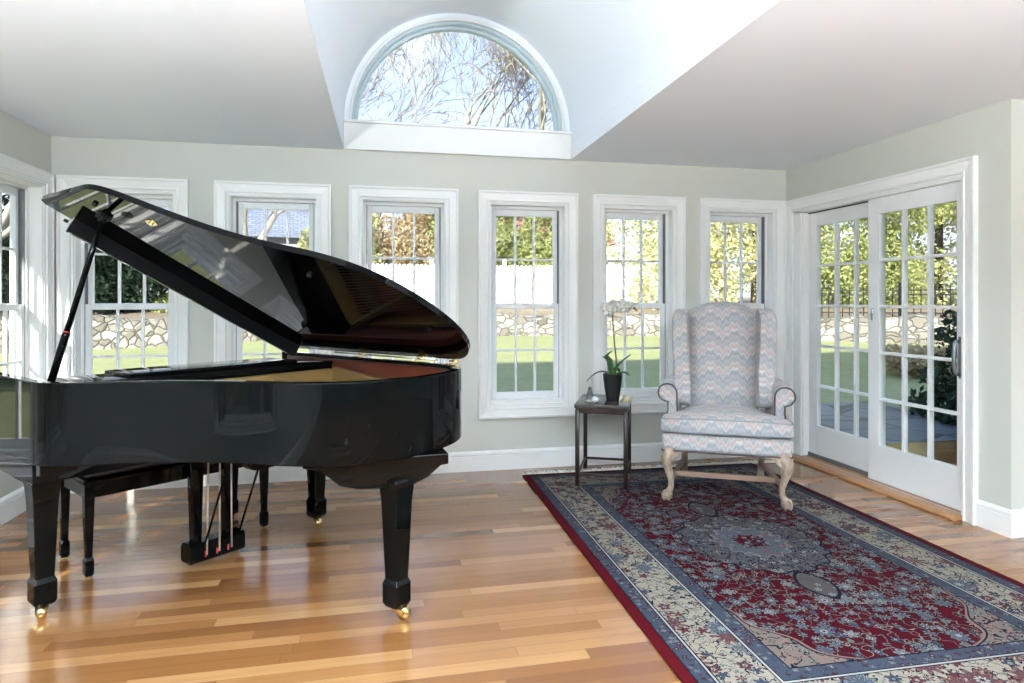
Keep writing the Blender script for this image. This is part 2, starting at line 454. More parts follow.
# casing: left leg, head, right leg as a mitred open frame
rings = []
for (cy, cz_, sy, sz) in ((yc0, 0, 1, 0), (yc0, zc1, 1, -1), (yc1, zc1, -1, -1), (yc1, 0, -1, 0)):
    rings.append([(y*1.0, cy+sy*i*1.1, cz_+sz*i*1.1) for i, y in CAS])
m.loft(rings, closed=True, cap=True, smooth=False); m.build('casing', M_trim, D, fix=True)
m = MB()
m.box((0, DY0-.003, 0), (.17, DY0+.012, DZ)); m.box((0, DY1-.09, .03), (.17, DY1+.003, DZ)); m.box((0, DY0, DZ-.022), (.17, DY1, DZ+.003))
m.box((0.016, DY1-.10, .03), (.05, DY1-.09, DZ-.02))
m.build('jamb', M_trim, D, bevel=.003)
def door_panel(name, y0, y1, x0, x1, z0, z1):
    gz0, gz1, st = .300, 1.972, .105
    gy0, gy1 = y0+st*.55, y1-st
    mm = MB(); mm.box((x0, y0, z0), (x1, gy0, z1)); mm.box((x0, gy1, z0), (x1, y1, z1)); mm.box((x0, gy0, z0), (x1, gy1, gz0)); mm.box((x0, gy0, gz1), (x1, gy1, z1))
    s = mm.build(name, M_sash, D, bevel=.003)
    mm = MB(); k = .021
    for i in (1, 2):
        y = gy0+(gy1-gy0)*i/3; mm.box((x0+.003, y-k/2, gz0), (x1-.003, y+k/2, gz1))
    for j in range(1, 5):
        z = gz0+(gz1-gz0)*j/5; mm.box((x0+.0035, gy0, z-k/2), (x1-.0035, gy1, z+k/2))
    mm.build('muntin_grid', M_sash, s)
    mm = MB(); xm = (x0+x1)/2; mm.add([(xm, gy0, gz0), (xm, gy1, gz0), (xm, gy1, gz1), (xm, gy0, gz1)], [(0,1,2,3)]); mm.build('pane', M_glass, s)
    return s
P1 = door_panel('door_panel', DY0+.012, 4.13, .030, .068, .035, DZ-.022)
P2 = door_panel('door_panel', 4.06, 4.868, .082, .120, .045, DZ-.03)
m = MB(); m.tube([(.028, 3.352, 1.10), (-.012, 3.352, 1.09), (-.024, 3.352, 1.04), (-.026, 3.352, .99), (-.024, 3.352, .94), (-.012, 3.352, .89), (.028, 3.352, .88)], [.009, .011, .012, .012, .012, .011, .009], 10)
m.box((.022, 3.338, .86), (.031, 3.366, 1.12)); m.build('handle', M_handle, P1)
m = MB(); m.sphere((.028, 4.088, 1.245), .05, 8, (.2, .22, 1.)); m.build('finger_pull', M_handle, P1)
m = MB(); m.box((.076, DY0, .03), (.125, DY1-.09, .045)); m.box((.070, 4.13, .028), (.080, DY1-.09, .062)); m.build('track_or_shade_gap', M_greyrail, D)
m = MB(); m.box((.07, DY0+.01, DZ-.030), (.080, 4.86, DZ-.022)); m.build('track_or_shade_gap', M_dark, D)
m = MB(); m.prism([(-.085, 0), (-.085, .012), (-.07, .028), (.17, .034), (.17, 0)], DY0-.012, DY1+.03, 'y'); 
o = m.build('trim_1', M_oak, bevel=.003); o.location = (XR, 0, 0); tag(o, kind='structure')

# unseen upper storey and roof behind the vault, shaped to shade the lawn
m = MB(); m.box((-3.0, -6.5, 2.61), (9.0, VY-.35, 5.6))
o = m.build('wall_upper', M_siding); tag(o, kind='structure')
m = MB(); m.prism([(-7.0, 5.5), (VY+.1, 5.5), (-3.0, 9.8)], -5.3, 9.4, 'x'); o = m.build('roof', M_roof); tag(o, kind='structure')
# ------------------------------------------------------------------ grand piano
PA = (-1.395, 3.097); PROT = R(-48.8)
# local x: keyboard -> tail, local y: treble -> bass
ZT, ZB = 1.02, .69
Y0, Y1, X0 = -.085, 1.48, -.42
bent = [(.10, Y0), (.24, Y0), (.33, -.02), (.45, .12), (.59, .26), (.74, .37), (.90, .45), (1.04, .515), (1.16, .605), (1.245, .73), (1.295, .90), (1.30, 1.08), (1.26, 1.24), (1.18, 1.37), (1.06, 1.455), (.90, Y1)]
bent = chaikin(bent, 2)
OUT = [(X0, Y0)] + bent + [(X0, Y1)]          # CCW seen from above
piano = thing('grand_piano', 'black lacquered baby grand piano with its lid propped open, standing before the left windows', 'piano', (*PA, 0), PROT)
def rim_part(name, outer, inner, z0, z1, mat, parent=piano, bevel=.006):
    """open-fronted wall between two polylines"""
    m = MB(); n = len(outer)
    rings = [[(*outer[i], z0), (*outer[i], z1), (*inner[i], z1), (*inner[i], z0)] for i in range(n)]
    m.loft(rings, closed=True, cap=True, smooth=False)
    o = m.build(name, mat, parent, fix=True)
    for p in o.data.polygons: p.use_smooth = abs(p.normal.z) < .5
    if bevel:
        b = o.modifiers.new('Bevel', 'BEVEL'); b.width = bevel; b.segments = 3; b.limit_method = 'ANGLE'; b.angle_limit = R(50); b.harden_normals = True
    return o
IN1 = offset_poly(OUT, .045); IN2 = offset_poly(OUT, .085)
IN1[0] = (X0, Y0+.045); IN1[-1] = (X0, Y1-.045); IN2[0] = (X0+.12, Y0+.085); IN2[-1] = (X0+.12, Y1-.085)
rim_part('rim', OUT, IN1, ZB, ZT, M_blackrim)
IN1b = offset_poly(OUT, .0435)
IN1b[0] = (X0+.12, IN1b[0][1]); IN1b[-1] = (X0+.12, IN1b[-1][1])
rim_part('inner_rim', IN1b, IN2, ZB, ZT-.018, M_maple, bevel=0)
# cabinet front: keybed, key slip, fallboard, shelf and music desk
m = MB(); m.box((X0-.02, Y0+.01, .60), (.16, Y1-.01, ZB)); m.build('keybed', M_black, piano, bevel=.006)
m = MB(); m.rbox((X0-.025, Y0+.03, ZB), (X0+.01, Y1-.03, .755), .005); m.build('key_slip', M_black, piano)
m = MB(); m.prism([(X0+.01, .755), (X0+.012, .775), (-.17, .86), (-.145, .975), (-.13, .975), (-.13, .70), (X0+.01, .70)], Y0+.047, Y1-.047, 'y'); m.build('fallboard', M_black, piano, bevel=.004)
for ya in (Y0+.046, Y1-.13):
    m = MB(); m.rbox((X0, ya, ZB), (-.14, ya+.084, .80), .012); m.build('cheek_block', M_black, piano)
m = MB(); m.rbox((-.165, Y0+.046, .975), (.15, Y1-.046, .995), .004); m.box((.128, Y0+.09, .90), (.149, Y1-.09, .98)); m.build('music_shelf', M_black, piano)
m = MB(); m.rbox((-.14, .30, .996), (.12, 1.18, 1.013), .004); m.build('music_desk', M_black, piano)
m = MB(); m.rbox((-.36, Y0+.046, .80), (-.165, Y0+.12, .93), .03); m.build('key_cheek', M_black, piano)
m = MB(); m.rbox((-.36, Y1-.12, .80), (-.165, Y1-.046, .93), .03); m.build('key_cheek', M_black, piano)
# soundboard, plate, strings
m = MB(); m.prism(IN2, .80, .812, 'z'); m.build('soundboard', M_board, piano)
pl = offset_poly(OUT, .12); 
m = MB(); m.prism([(.14, pl[1][1])]+[p for p in pl if p[0] > .15 and p[0] < .42 and p[1] < .4]+[(.42, .30), (.42, Y1-.12), (.14, Y1-.12)], .845, .86, 'z')
inner = offset_poly(OUT, .20)
seg = [p for p in zip(pl[2:-2], inner[2:-2])]
m.loft([[(*a_, .835), (*a_, .86), (*b_, .86), (*b_, .835)] for a_, b_ in seg], closed=True, cap=True, smooth=False)
m.build('iron_plate', M_gold, piano)
def web(a_, b_, z0, z1, w=.022, name='plate_web'):
    a2 = Vector(a_); b2 = Vector(b_); d = (b2-a2).normalized(); nn = Vector((-d.y, d.x))*w/2
    L_ = (b2-a2).length; k = min(.05, L_*.2); mm = MB()
    pr = [(0, z0), (0, z1-.015), (k*.4, z1), (L_-k, z1), (L_, z1-.02), (L_, z0)]
    v = []
    for s_ in (-1, 1):
        for t_, z_ in pr: p = a2+d*t_+nn*s_; v.append((p.x, p.y, z_))
    n_ = len(pr); fs_ = [(i, (i+1) % n_, n_+(i+1) % n_, n_+i) for i in range(n_)]+[tuple(range(n_))[::-1], tuple(range(n_, 2*n_))]
    mm.add(v, fs_); return mm.build(name, M_gold, piano, bevel=.003)
web((.205, .30), (.205, 1.38), .845, .958, .024)
web((.205, .62), (.56, .58), .85, .94)
web((.205, .98), (.86, .80), .85, .945)
web((.205, 1.36), (.95, 1.10), .85, .965, .026)
web((.205, 1.37), (1.10, 1.34), .85, .93, .022)
m = MB()
for k in range(64):
    y = .06+1.26*k/63; L_ = .18+.85*(k/63)**.8
    e = (min(.30+L_, 1.14), min(y*.62+.40, 1.33) if k > 20 else y+.12)
    m.tube([(.24, y, .89), (*e, .885)], .0014 if k < 44 else .0024, 4)
tag(m.build('strings', M_string, piano), kind='stuff')
m = MB()
for k in range(90):
    for r_ in range(2):
        m.tube([(.10+.05*r_-.01*(k % 3), .06+1.28*k/89, .86), (.10+.05*r_-.01*(k % 3), .06+1.28*k/89, .90)], .0035, 5)
tag(m.build('tuning_pins', M_string, piano), kind='stuff')
m = MB(); m.box((.23, .06, .86), (.30, 1.34, .875)); m.build('felt_strip', M_felt2, piano)
# under-beams
for a_, b_ in (((.15, .25), (.75, .75)), ((.15, .75), (1.1, 1.0)), ((.15, 1.2), (1.0, 1.3))):
    a2 = Vector(a_); b2 = Vector(b_); d = (b2-a2).normalized(); nn = Vector((-d.y, d.x))*.035
    m = MB(); m.prism([tuple(a2+nn), tuple(a2-nn), tuple(b2-nn), tuple(b2+nn)], .655, .795); m.build('under_beam', M_blackmat, piano)
m = MB(); m.rbox((.70, .50, .635), (.80, .62, .72), .02); m.build('brace_block', M_black, piano)
# legs with toe block and brass caster
def piano_leg(x, y, cast):
    m = MB()
    prof = [(.054, .60), (.058, .585), (.053, .565), (.047, .50), (.040, .30), (.035, .175), (.035, .170), (.043, .150), (.043, .070), (.034, .052)]
    m.loft([[(x+sx*r, y+sy*r, z) for sx, sy in ((-1, -1), (1, -1), (1, 1), (-1, 1))] for r, z in prof[::-1]], smooth=False)
    leg = m.build('leg', M_black, piano, bevel=.004)
    c = MB(); c.lathe([(.014, .030), (.020, .034), (.020, .056)], 16, (x, y, 0))
    c.build('caster_stem', M_brass, leg)
    cx, cy = x+cast[0], y+cast[1]; rot = math.atan2(cast[1], cast[0])
    Mx = Matrix.Translation((cx, cy, 0.028)) @ Matrix.Rotation(rot, 4, 'Z') @ Matrix.Rotation(PI/2, 4, 'X')
    c = MB(); c.lathe([(.008, -.017), (.024, -.016), (.028, -.010), (.028, .010), (.024, .016), (.008, .017)], 24, M=Mx)
    c.build('caster_wheel', M_brass, leg)
    Mh = Matrix.Translation((cx, cy, .028)) @ Matrix.Rotation(rot, 4, 'Z')
    for s_ in (-1, 1):
        c = MB(); c.prism([(-.03, .018), (-.012, .022), (.008, .008), (.010, -.006), (-.006, -.008), (-.03, .006)], s_*.019, s_*.023, 'y', M=Mh)
        c.build('caster_fork', M_brass, leg)
    return leg
piano_leg(-.005, .01, (.030, -.012)); piano_leg(-.01, 1.40, (.030, -.010)); piano_leg(1.215, .905, (.034, .010))
# curved brackets (leg plates)
def bracket(cx, cy, ang, L1, L2, w, z0=.60, z1=ZB, flat=False):
    pr = [(-L1, z1), (-L1, z1-.022), (-L1*.82, z1-.034), (-L1*.6, z0+.012), (-L1*.40, z0-.008), (-.075, z0-.012), (.075, z0-.012), (L2*.40, z0-.004), (L2*.62, z0+.020), (L2*.86, z1-.05), (L2, z1-.046), (L2, z1)]
    Mx = Matrix.Translation((cx, cy, 0)) @ Matrix.Rotation(ang, 4, 'Z')
    m = MB(); m.prism(pr, -w/2, w/2, 'y', M=Mx); m.build('leg_bracket', M_black, piano, bevel=.005)
bracket(0, 0, 0, .34, .22, .135); bracket(-.01, 1.40, 0, .34, .22, .13)
bracket(1.175, .91, math.atan2(.42, .30), .36, .235, .15, .575)
M_rod = plain('pale_brass_rod', (.75, .68, .55), .35, .6)
# pedal lyre
m = MB(); m.prism([(-.055, .035), (-.055, .10), (-.035, .125), (.045, .125), (.055, .11), (.055, .035), (.04, .025), (-.04, .025)], .615, .905, 'y'); m.build('lyre_box', M_black, piano, bevel=.005)
for y, a_ in ((.665, .040), (.835, .040)):
    m = MB(); m.loft([[(sx*.022, y+sy*r, z) for sx, sy in ((-1, -1), (1, -1), (1, 1), (-1, 1))] for r, z in ((.022, .12), (.025, .25), (.032, .45), (.036, .60))], smooth=False)
    m.build('lyre_post', M_black, piano, bevel=.003)
for k in range(3):
    y = .700+.060*k
    m = MB(); m.tube([(.058, y+.006*(k-1), .06), (.062, y, .60)], .0045, 8); m.build('pedal_rod', M_rod, piano)
    m = MB(); m.rbox((-.15, y-.014, .052), (-.05, y+.014, .062), .004); m.sphere((-.15, y, .057), .020, 8, (1.2, .9, .3)); m.build('pedal', M_brass, piano)
    m = MB(); m.rbox((.0545, y-.016, .05), (.0575, y-.006, .08), .0015); m.build('felt_pad', M_felt, piano)
for y in (.690, .870):
    m = MB(); m.tube([(.05, y, .12), (.30, y+.02, .68)], .006, 8); m.build('lyre_brace', M_black, piano)
# --- lid
AL = R(28.8); HY, HZ = 1.48, ZT+.022
def LP(x, r, t): return (x, HY - r*math.cos(AL) + t*math.sin(AL), HZ + r*math.sin(AL) + t*math.cos(AL))
ov = .025
lid_out = offset_poly(OUT, -ov)
XS = .05
curve = [(x, HY-y) for x, y in lid_out[1:-1]]
r0 = HY-Y0+ov
def lid_slab(poly, name, parent, t0=0, t1=.026):
    m = MB(); n = len(poly)
    m.add([LP(x, r, t0) for x, r in poly]+[LP(x, r, t1) for x, r in poly], [(i, (i+1) % n, n+(i+1) % n, n+i) for i in range(n)], True)
    m.add([LP(x, r, t0) for x, r in poly], [tuple(range(n))[::-1]]); m.add([LP(x, r, t1) for x, r in poly], [tuple(range(n))])
    return m.build(name, M_black, parent, fix=True)
cl = [p for p in curve if p[0] > XS+.02]
# tail end of the outline is pulled round to the hinge edge
cl = [(x, max(r, 0)) for x, r in cl]
lid = lid_slab([(XS, r0)]+cl+[(.86, 0), (XS, 0)], 'lid', piano)
bv = lid.modifiers.new('Bevel', 'BEVEL'); bv.width = .006; bv.segments = 3; bv.limit_method = 'ANGLE'; bv.angle_limit = R(60)
XFR = X0+.115
flap = lid_slab([(XFR, r0-.03), (XFR+.03, r0), (XS-.004, r0), (XS-.004, 0), (XFR, 0)], 'front_flap', piano)
bv = flap.modifiers.new('Bevel', 'BEVEL'); bv.width = .006; bv.segments = 3; bv.limit_method = 'ANGLE'; bv.angle_limit = R(60)
def in_lid(m): m.v = [LP(x, y, z) for x, y, z in m.v]; return m
LX = XFR+.035
m = MB(); m.box((LX, .03, -.070), (LX+.018, r0-.15, 0)); in_lid(m).build('lip_board', M_blackmat, flap, bevel=.003)
m = MB(); m.box((LX-.003, .03, -.073), (LX+.018, r0-.15, -.070)); in_lid(m).build('lip_edge', M_black, flap)
for x, r in ((.12, 1.50), (-.36, 1.44), (.86, .86), (1.16, .36)):
    m = MB(); m.lathe([(.009, -.012), (.011, -.008), (.011, 0)], 12); m.v = [LP(x+a, r+b, c) for a, b, c in m.v]; m.build('rubber_bumper', M_blackmat, lid)
# cups that take the tip of the prop
for x, r, mt in ((.31, 1.33, M_brass), (.22, 1.40, M_blackmat)):
    m = MB(); m.lathe([(.030, -.003), (.030, 0)], 18); m.lathe([(.010, -.012), (.014, -.003)], 12)
    m.v = [LP(x+a*1.2, r+b*.7, c) for a, b, c in m.v]; m.build('prop_cup', mt, lid)
m = MB(); m.box((-.03, -.024, -.016), (.03, .024, 0)); m.sphere((0, 0, -.02), .018, 6); m.v = [LP(.03+a, 1.42+b, c) for a, b, c in m.v]; m.build('prop_socket', M_blackmat, lid)
# hinges on the straight side
for x in (.30, .78, 1.02):
    m = MB(); m.tube([(x-.03, HY+.004, ZT+.013), (x+.03, HY+.004, ZT+.013)], .007, 10)
    m.box((x-.028, HY-.045, ZT), (x+.028, HY, ZT+.003))
    for a_ in (-.018, 0, .018): m.sphere((x+a_, HY-.03, ZT+.003), .004, 4)
    m.build('hinge', M_brass, lid)
m = MB(); m.tube([(XS, HY+.006, ZT+.013), (.90, HY+.006, ZT+.013)], .0055, 8); m.build('hinge_rod', plain('nickel_hinge_rod', (.7, .68, .62), .25, 1.), lid)
# prop stick
pb = Vector((.01, .035, ZT-.03)); pt = Vector(LP(.03, 1.42, -.02)); pm = pb.lerp(pt, .30)
m = MB(); m.tube([pb, pb.lerp(pt, .28), pm], [.0150, .0155, .0145], 10); m.tube([pm, pb.lerp(pt, .8), pt], [.0125, .012, .010], 10); prop = m.build('lid_prop', M_black, piano)
m = MB(); m.tube([pm-(pt-pb)*.004, pm+(pt-pb)*.004], .0145, 12); m.build('rubber_ring', M_felt, prop)
m = MB(); m.rbox((-.05, -.035, ZT-.046), (.03, .05, ZT-.03), .004); m.build('prop_pivot', M_black, prop)

# ------------------------------------------------------------------ bench
bench = thing('piano_bench', 'black piano bench with square tapered legs standing beyond the piano at its keyboard side', 'bench', (-1.118, 3.912, 0), R(87)+PROT)
BL, BW = .455, .18
m = MB(); m.rbox((-BL-.03, -BW-.03, .455), (BL+.03, BW+.03, .475), .006); m.build('bench_frame', M_black, bench)
m = MB(); m.rbox((-BL-.01, -BW-.01, .475), (BL+.01, BW+.01, .525), .02, 4)
m.build('seat_cushion', M_leather, bench)
for lo, hi in (((-BL, -BW-.014, .385), (BL, -BW+.006, .455)), ((-BL, BW-.006, .385), (BL, BW+.014, .455)), ((-BL-.014, -BW, .385), (-BL+.006, BW, .455)), ((BL-.006, -BW, .385), (BL+.014, BW, .455))):
    m = MB(); m.box(lo, hi); m.build('apron', M_black, bench, bevel=.003)
for sx in (-1, 1):
    for sy in (-1, 1):
        m = MB(); m.loft([[(sx*BL+a*r, sy*BW+b*r, z) for a, b in ((-1, -1), (1, -1), (1, 1), (-1, 1))] for r, z in ((.014, .008), (.020, .022), (.020, .085), (.0145, .10), (.0145, .102), (.022, .38), (.023, .455))], smooth=False)
        l = m.build('leg', M_black, bench, bevel=.003)
        m = MB(); m.lathe([(.012, 0), (.013, .003), (.013, .010)], 12, (sx*BL, sy*BW, 0)); m.build('glide', M_brass, l)

# ------------------------------------------------------------------ Persian rug
def rug_mat():
    t = NT('persian_rug_wool'); v = t.coord(); x, y, z = t.sep(v)
    HX, HYr = .965, 1.58
    warp = t.noise(v, 5., 1., out=1)
    vw = t.vm('ADD', v, t.vm('SCALE', t.vm('SUBTRACT', warp, (.5, .5, .5))))
    t.t.nodes[-1]
    def flower(sc, pet, seed, ch=1., rnd=.75):
        vv = t.vm('ADD', v, (seed*1.37, seed*.71, 0.))
        vx = t.comb(t.m('MULTIPLY', t.sep(vv)[0], 1.), t.m('MULTIPLY', t.sep(vv)[1], ch), 0.)
        o = t.vor(vx, sc, 'F1', rnd)
        d = t.vm('SUBTRACT', t.vm('SCALE', vx), o[2])
        s_ = t.t.nodes  # position output is in unscaled space
        dx, dy, _ = t.sep(t.vm('SUBTRACT', vx, o[2]))
        a = t.m('ARCTAN2', dy, dx)
        c0 = t.sep(o[1])
        pw = t.m('COSINE', t.m('ADD', t.m('MULTIPLY', a, float(pet)), t.m('MULTIPLY', c0[0], 6.28)))
        r = t.m('DIVIDE', o[0], t.m('ADD', 1., t.m('MULTIPLY', pw, .26)))
        return r, o[1]
    NAVY = (.006, .008, .018); RED = (.048, .002, .006); PALE = (.23, .24, .23); BLUE = (.05, .062, .09); CREAM = (.235, .20, .155); PINK = (.17, .105, .085); TEAL = (.07, .10, .095)
    def motif(ground, sc, pet, seed, c1, c2, rad=.42, ch=1.):
        r, cc = flower(sc, pet, seed, ch)
        w = t.sep(cc)[1]
        col = t.mix(t.m('GREATER_THAN', w, .5), c1, c2)
        st = t.ramp(r, [(0, (0, 0, 0)), (rad*.20, (.33, 0, 0)), (rad*.36, (.66, 0, 0)), (rad*.72, (1, 0, 0)), (rad*.88, (1, 0, 1)), (rad, (0, 1, 0))], 'CONSTANT')
        s = t.sep(st)
        c = t.mix(t.m('GREATER_THAN', s[0], .2), RED, PALE)
        c = t.mix(t.m('GREATER_THAN', s[0], .5), c, t.mix(.55, col, NAVY))
        c = t.mix(t.m('GREATER_THAN', s[0], .9), c, col)
        c = t.mix(t.m('GREATER_THAN', s[2], .9), c, NAVY)
        return t.mix(s[1], c, ground)
    def vines(ground, sc, c1, th=.028):
        n = t.noise(t.vm('ADD', v, (sc, 2., 0.)), sc, 2., .55)
        f = t.m('LESS_THAN', t.m('ABSOLUTE', t.m('SUBTRACT', n, .5)), th)
        return t.mix(f, ground, c1)
    # field
    fld = vines(RED, 13., TEAL, .014); fld = vines(fld, 9., (.15, .14, .12), .006)
    fld = motif(fld, 19., 4, 7.3, (.15, .15, .14), (.055, .065, .085), .36, .8)
    fld = motif(fld, 12.5, 6, 1.0, (.18, .19, .18), (.11, .13, .14), .36, 1.05)
    fld = motif(fld, 7.6, 9, 3.1, (.17, .18, .17), (.10, .12, .14), .30)
    # medallion
    ax = t.m('ABSOLUTE', x); ay = t.m('ABSOLUTE', y)
    ang = t.m('ARCTAN2', y, x); rr = t.m('SQRT', t.m('ADD', t.m('MULTIPLY', x, x), t.m('MULTIPLY', t.m('MULTIPLY', y, y), .78)))
    lob = t.m('MULTIPLY', t.m('COSINE', t.m('MULTIPLY', ang, 16.)), .014)
    rm = t.m('ADD', rr, lob)
    med = motif((.075, .075, .08), 20., 5, 5.5, (.30, .29, .26), PINK, .42)
    med = vines(med, 30., NAVY, .03)
    medc = motif((.075, .085, .10), 24., 6, 8.8, PALE, (.3, .1, .1), .42)
    med = t.mix(t.m('LESS_THAN', rm, .19), med, medc)
    med = t.mix(t.m('LESS_THAN', t.m('ABSOLUTE', t.m('SUBTRACT', rm, .19)), .004), med, (.16, .16, .15))
    med = t.mix(t.m('LESS_THAN', rm, .085), med, motif(RED, 28., 6, 2.2, PALE, BLUE, .46))
    fld = t.mix(t.m('LESS_THAN', rm, .375), fld, NAVY)
    fld = t.mix(t.m('LESS_THAN', rm, .365), fld, med)
    # pendants on the long axis
    pd = t.m('ADD', t.m('POWER', t.m('DIVIDE', ax, .085), 1.6), t.m('POWER', t.m('DIVIDE', t.m('ABSOLUTE', t.m('SUBTRACT', ay, .56)), .15), 1.6))
    fld = t.mix(t.m('LESS_THAN', pd, 1.), fld, t.mix(t.m('LESS_THAN', pd, .78), NAVY, motif((.07, .06, .055), 22., 5, 4.4, PALE, TEAL, .4)))
    # corner spandrels
    e = t.m('ADD', t.m('POWER', t.m('DIVIDE', ax, .63), 2.3), t.m('POWER', t.m('DIVIDE', ay, 1.22), 2.3))
    e = t.m('ADD', e, t.m('MULTIPLY', t.m('COSINE', t.m('MULTIPLY', ay, 26.)), .045))
    sp = vines((.125, .105, .09), 12., NAVY, .022); sp = vines(sp, 20., PINK, .03)
    sp = motif(sp, 9., 6, 6.1, BLUE, (.17, .18, .17), .36); sp = motif(sp, 16., 4, 9.4, CREAM, TEAL, .33)
    fld = t.mix(t.m('GREATER_THAN', e, 1.), fld, PINK)
    fld = t.mix(t.m('GREATER_THAN', e, 1.025), fld, NAVY)
    fld = t.mix(t.m('GREATER_THAN', e, 1.045), fld, sp)
    # borders
    d = t.m('MINIMUM', t.m('SUBTRACT', HX, ax), t.m('SUBTRACT', HYr, ay))
    guard = motif((.040, .048, .066), 34., 4, 3.9, (.15, .155, .16), (.07, .02, .03), .40)
    bord = vines(CREAM, 16., NAVY, .016); bord = vines(bord, 24., TEAL, .014)
    bord = motif(bord, 15., 5, 2.8, (.12, .03, .03), BLUE, .36)
    bord = motif(bord, 6.4, 9, 6.6, (.14, .06, .055), (.11, .13, .15), .40)
    c = fld
    for lim, cc in ((.420, NAVY), (.414, guard), (.352, NAVY), (.347, (.27, .26, .24)), (.338, NAVY), (.333, bord), (.128, NAVY), (.122, (.27, .26, .24)), (.114, NAVY), (.108, guard), (.052, NAVY), (.047, (.070, .004, .007))):
        c = t.mix(t.m('LESS_THAN', d, lim), c, cc)
    fine = t.noise(v, 420., 1.)
    c = t.mix(.5, c, t.mix(fine, (.45, .45, .45), (.9, .9, .9)), 'MULTIPLY')
    return t.done(t.bsdf(c, .95, spec=.05, normal=t.bump(fine, .25, .003)))
M_rug = rug_mat()
M_fringe = plain('cream_cotton_fringe', (.75, .72, .65), .9)
rug = thing('persian_rug', 'large red and navy floral rug with a cream border under the armchair', 'rug', (2.035, 3.235, 0), R(-1.0))
m = MB(); m.rbox((-.965, -1.58, .0005), (.965, 1.58, .011), .004, 2); m.build('rug_pile', M_rug, rug)
random.seed(4)
for s_ in (-1, 1):
    m = MB()
    for k in range(260):
        x = -.955+1.91*k/229+random.uniform(-.002, .002); L_ = random.uniform(.07, .12); dx = random.uniform(-.03, .03)
        m.tube([(x, s_*1.575, .007), (x+dx*.4, s_*(1.575+L_*.5), .005+random.uniform(0, .006)), (x+dx, s_*(1.575+L_), .003)], [.0045, .0045, .0035], 4)
    m.build('fringe', M_fringe, rug)

# ------------------------------------------------------------------ wing chair
def fabric_mat():
    t = NT('flame_stitch_fabric'); u, v, _ = t.sep(t.coord('UV'))
    P_ = .170
    fu = t.m('FRACT', t.m('DIVIDE', u, P_)); tri = t.m('ABSOLUTE', t.m('SUBTRACT', t.m('MULTIPLY', fu, 2.), 1.))
    fu2 = t.m('FRACT', t.m('DIVIDE', u, P_/4)); tri2 = t.m('ABSOLUTE', t.m('SUBTRACT', t.m('MULTIPLY', fu2, 2.), 1.))
    zz = t.m('ADD', t.m('MULTIPLY', tri, .066), t.m('MULTIPLY', tri2, .026))
    n = t.m('MULTIPLY', t.noise(t.coord('UV'), 30., 3.), .030)
    q = t.m('ADD', t.m('ADD', v, zz), n)
    per = t.m('FRACT', t.m('DIVIDE', q, .142))
    per2 = t.m('FRACT', t.m('ADD', t.m('DIVIDE', q, .142), t.m('MULTIPLY', t.m('FLOOR', t.m('DIVIDE', u, P_)), .0)))
    c = t.ramp(per2, [(0, (.25, .30, .33)), (.13, (.34, .39, .42)), (.22, (.58, .57, .56)), (.33, (.46, .35, .36)), (.45, (.54, .42, .42)), (.55, (.56, .54, .50)), (.66, (.32, .37, .37)), (.78, (.38, .38, .43)), (.90, (.46, .43, .47)), (1, (.25, .30, .33))])
    # white flame tips where the zigzags peak
    tip = t.m('MULTIPLY', t.m('LESS_THAN', tri, .24), t.m('LESS_THAN', t.m('ABSOLUTE', t.m('SUBTRACT', per2, .24)), .07))
    c = t.mix(t.m('MULTIPLY', tip, .4), c, (.82, .79, .74))
    w = t.noise(t.coord('UV'), 5., 2.)
    c = t.mix(t.m('MULTIPLY', w, .25), c, (.50, .46, .50)); c = t.mix(1., c, (.76, .74, .70), 'MULTIPLY')
    fine = t.noise(t.vm('MULTIPLY', t.coord('UV'), (1., .35, 1.)), 700., 1.)
    c = t.mix(t.m('MULTIPLY', fine, .15), c, (.75, .74, .72))
    return t.done(t.bsdf(c, .85, spec=.15, sheen=.2, normal=t.bump(fine, .2, .002)))
M_fab = fabric_mat()
M_piping = plain('brown_nail_trim', (.075, .055, .05), .5, .3)
M_cord = plain('grey_welt_cord', (.22, .24, .26), .8)
def wood_chair():
    t = NT('limed_carved_wood'); v = t.coord()
    n = t.noise(v, 22., 4., .6); g = t.noise(t.vm('MULTIPLY', v, (1., 1., .25)), 90., 3.)
    c = t.ramp(n, [(.25, (.13, .085, .055)), (.5, (.26, .18, .125)), (.75, (.42, .33, .25))])
    c = t.mix(t.m('MULTIPLY', g, .3), c, (.45, .38, .30))
    return t.done(t.bsdf(c, .45, normal=t.bump(n, .4, .004)))
M_limed = wood_chair()
M_strw = plain('worn_walnut_rail', (.22, .13, .09), .45, vary=.2)
chair = thing('wing_chair', 'upholstered wing armchair in pastel flame-stitch fabric with claw feet, near the glass doors', 'armchair', (2.2475, 3.864, 0), R(-28))
ys = .33            # chair local: front at y=-.33.. the empty sits between the front feet
def Y(y): return y+0
# seat rail
m = MB(); m.rbox((-.405, -.035, .345), (.405, .60, .455), .02, 4); box_uv(m.build('seat_rail', M_fab, chair))
m = MB()
m.box((-.400, -.041, .338), (.400, -.030, .350)); m.box((-.411, -.03, .338), (-.400, .58, .350)); m.box((.400, -.03, .338), (.411, .58, .350))
m.build('nail_trim', M_piping, chair, bevel=.002)
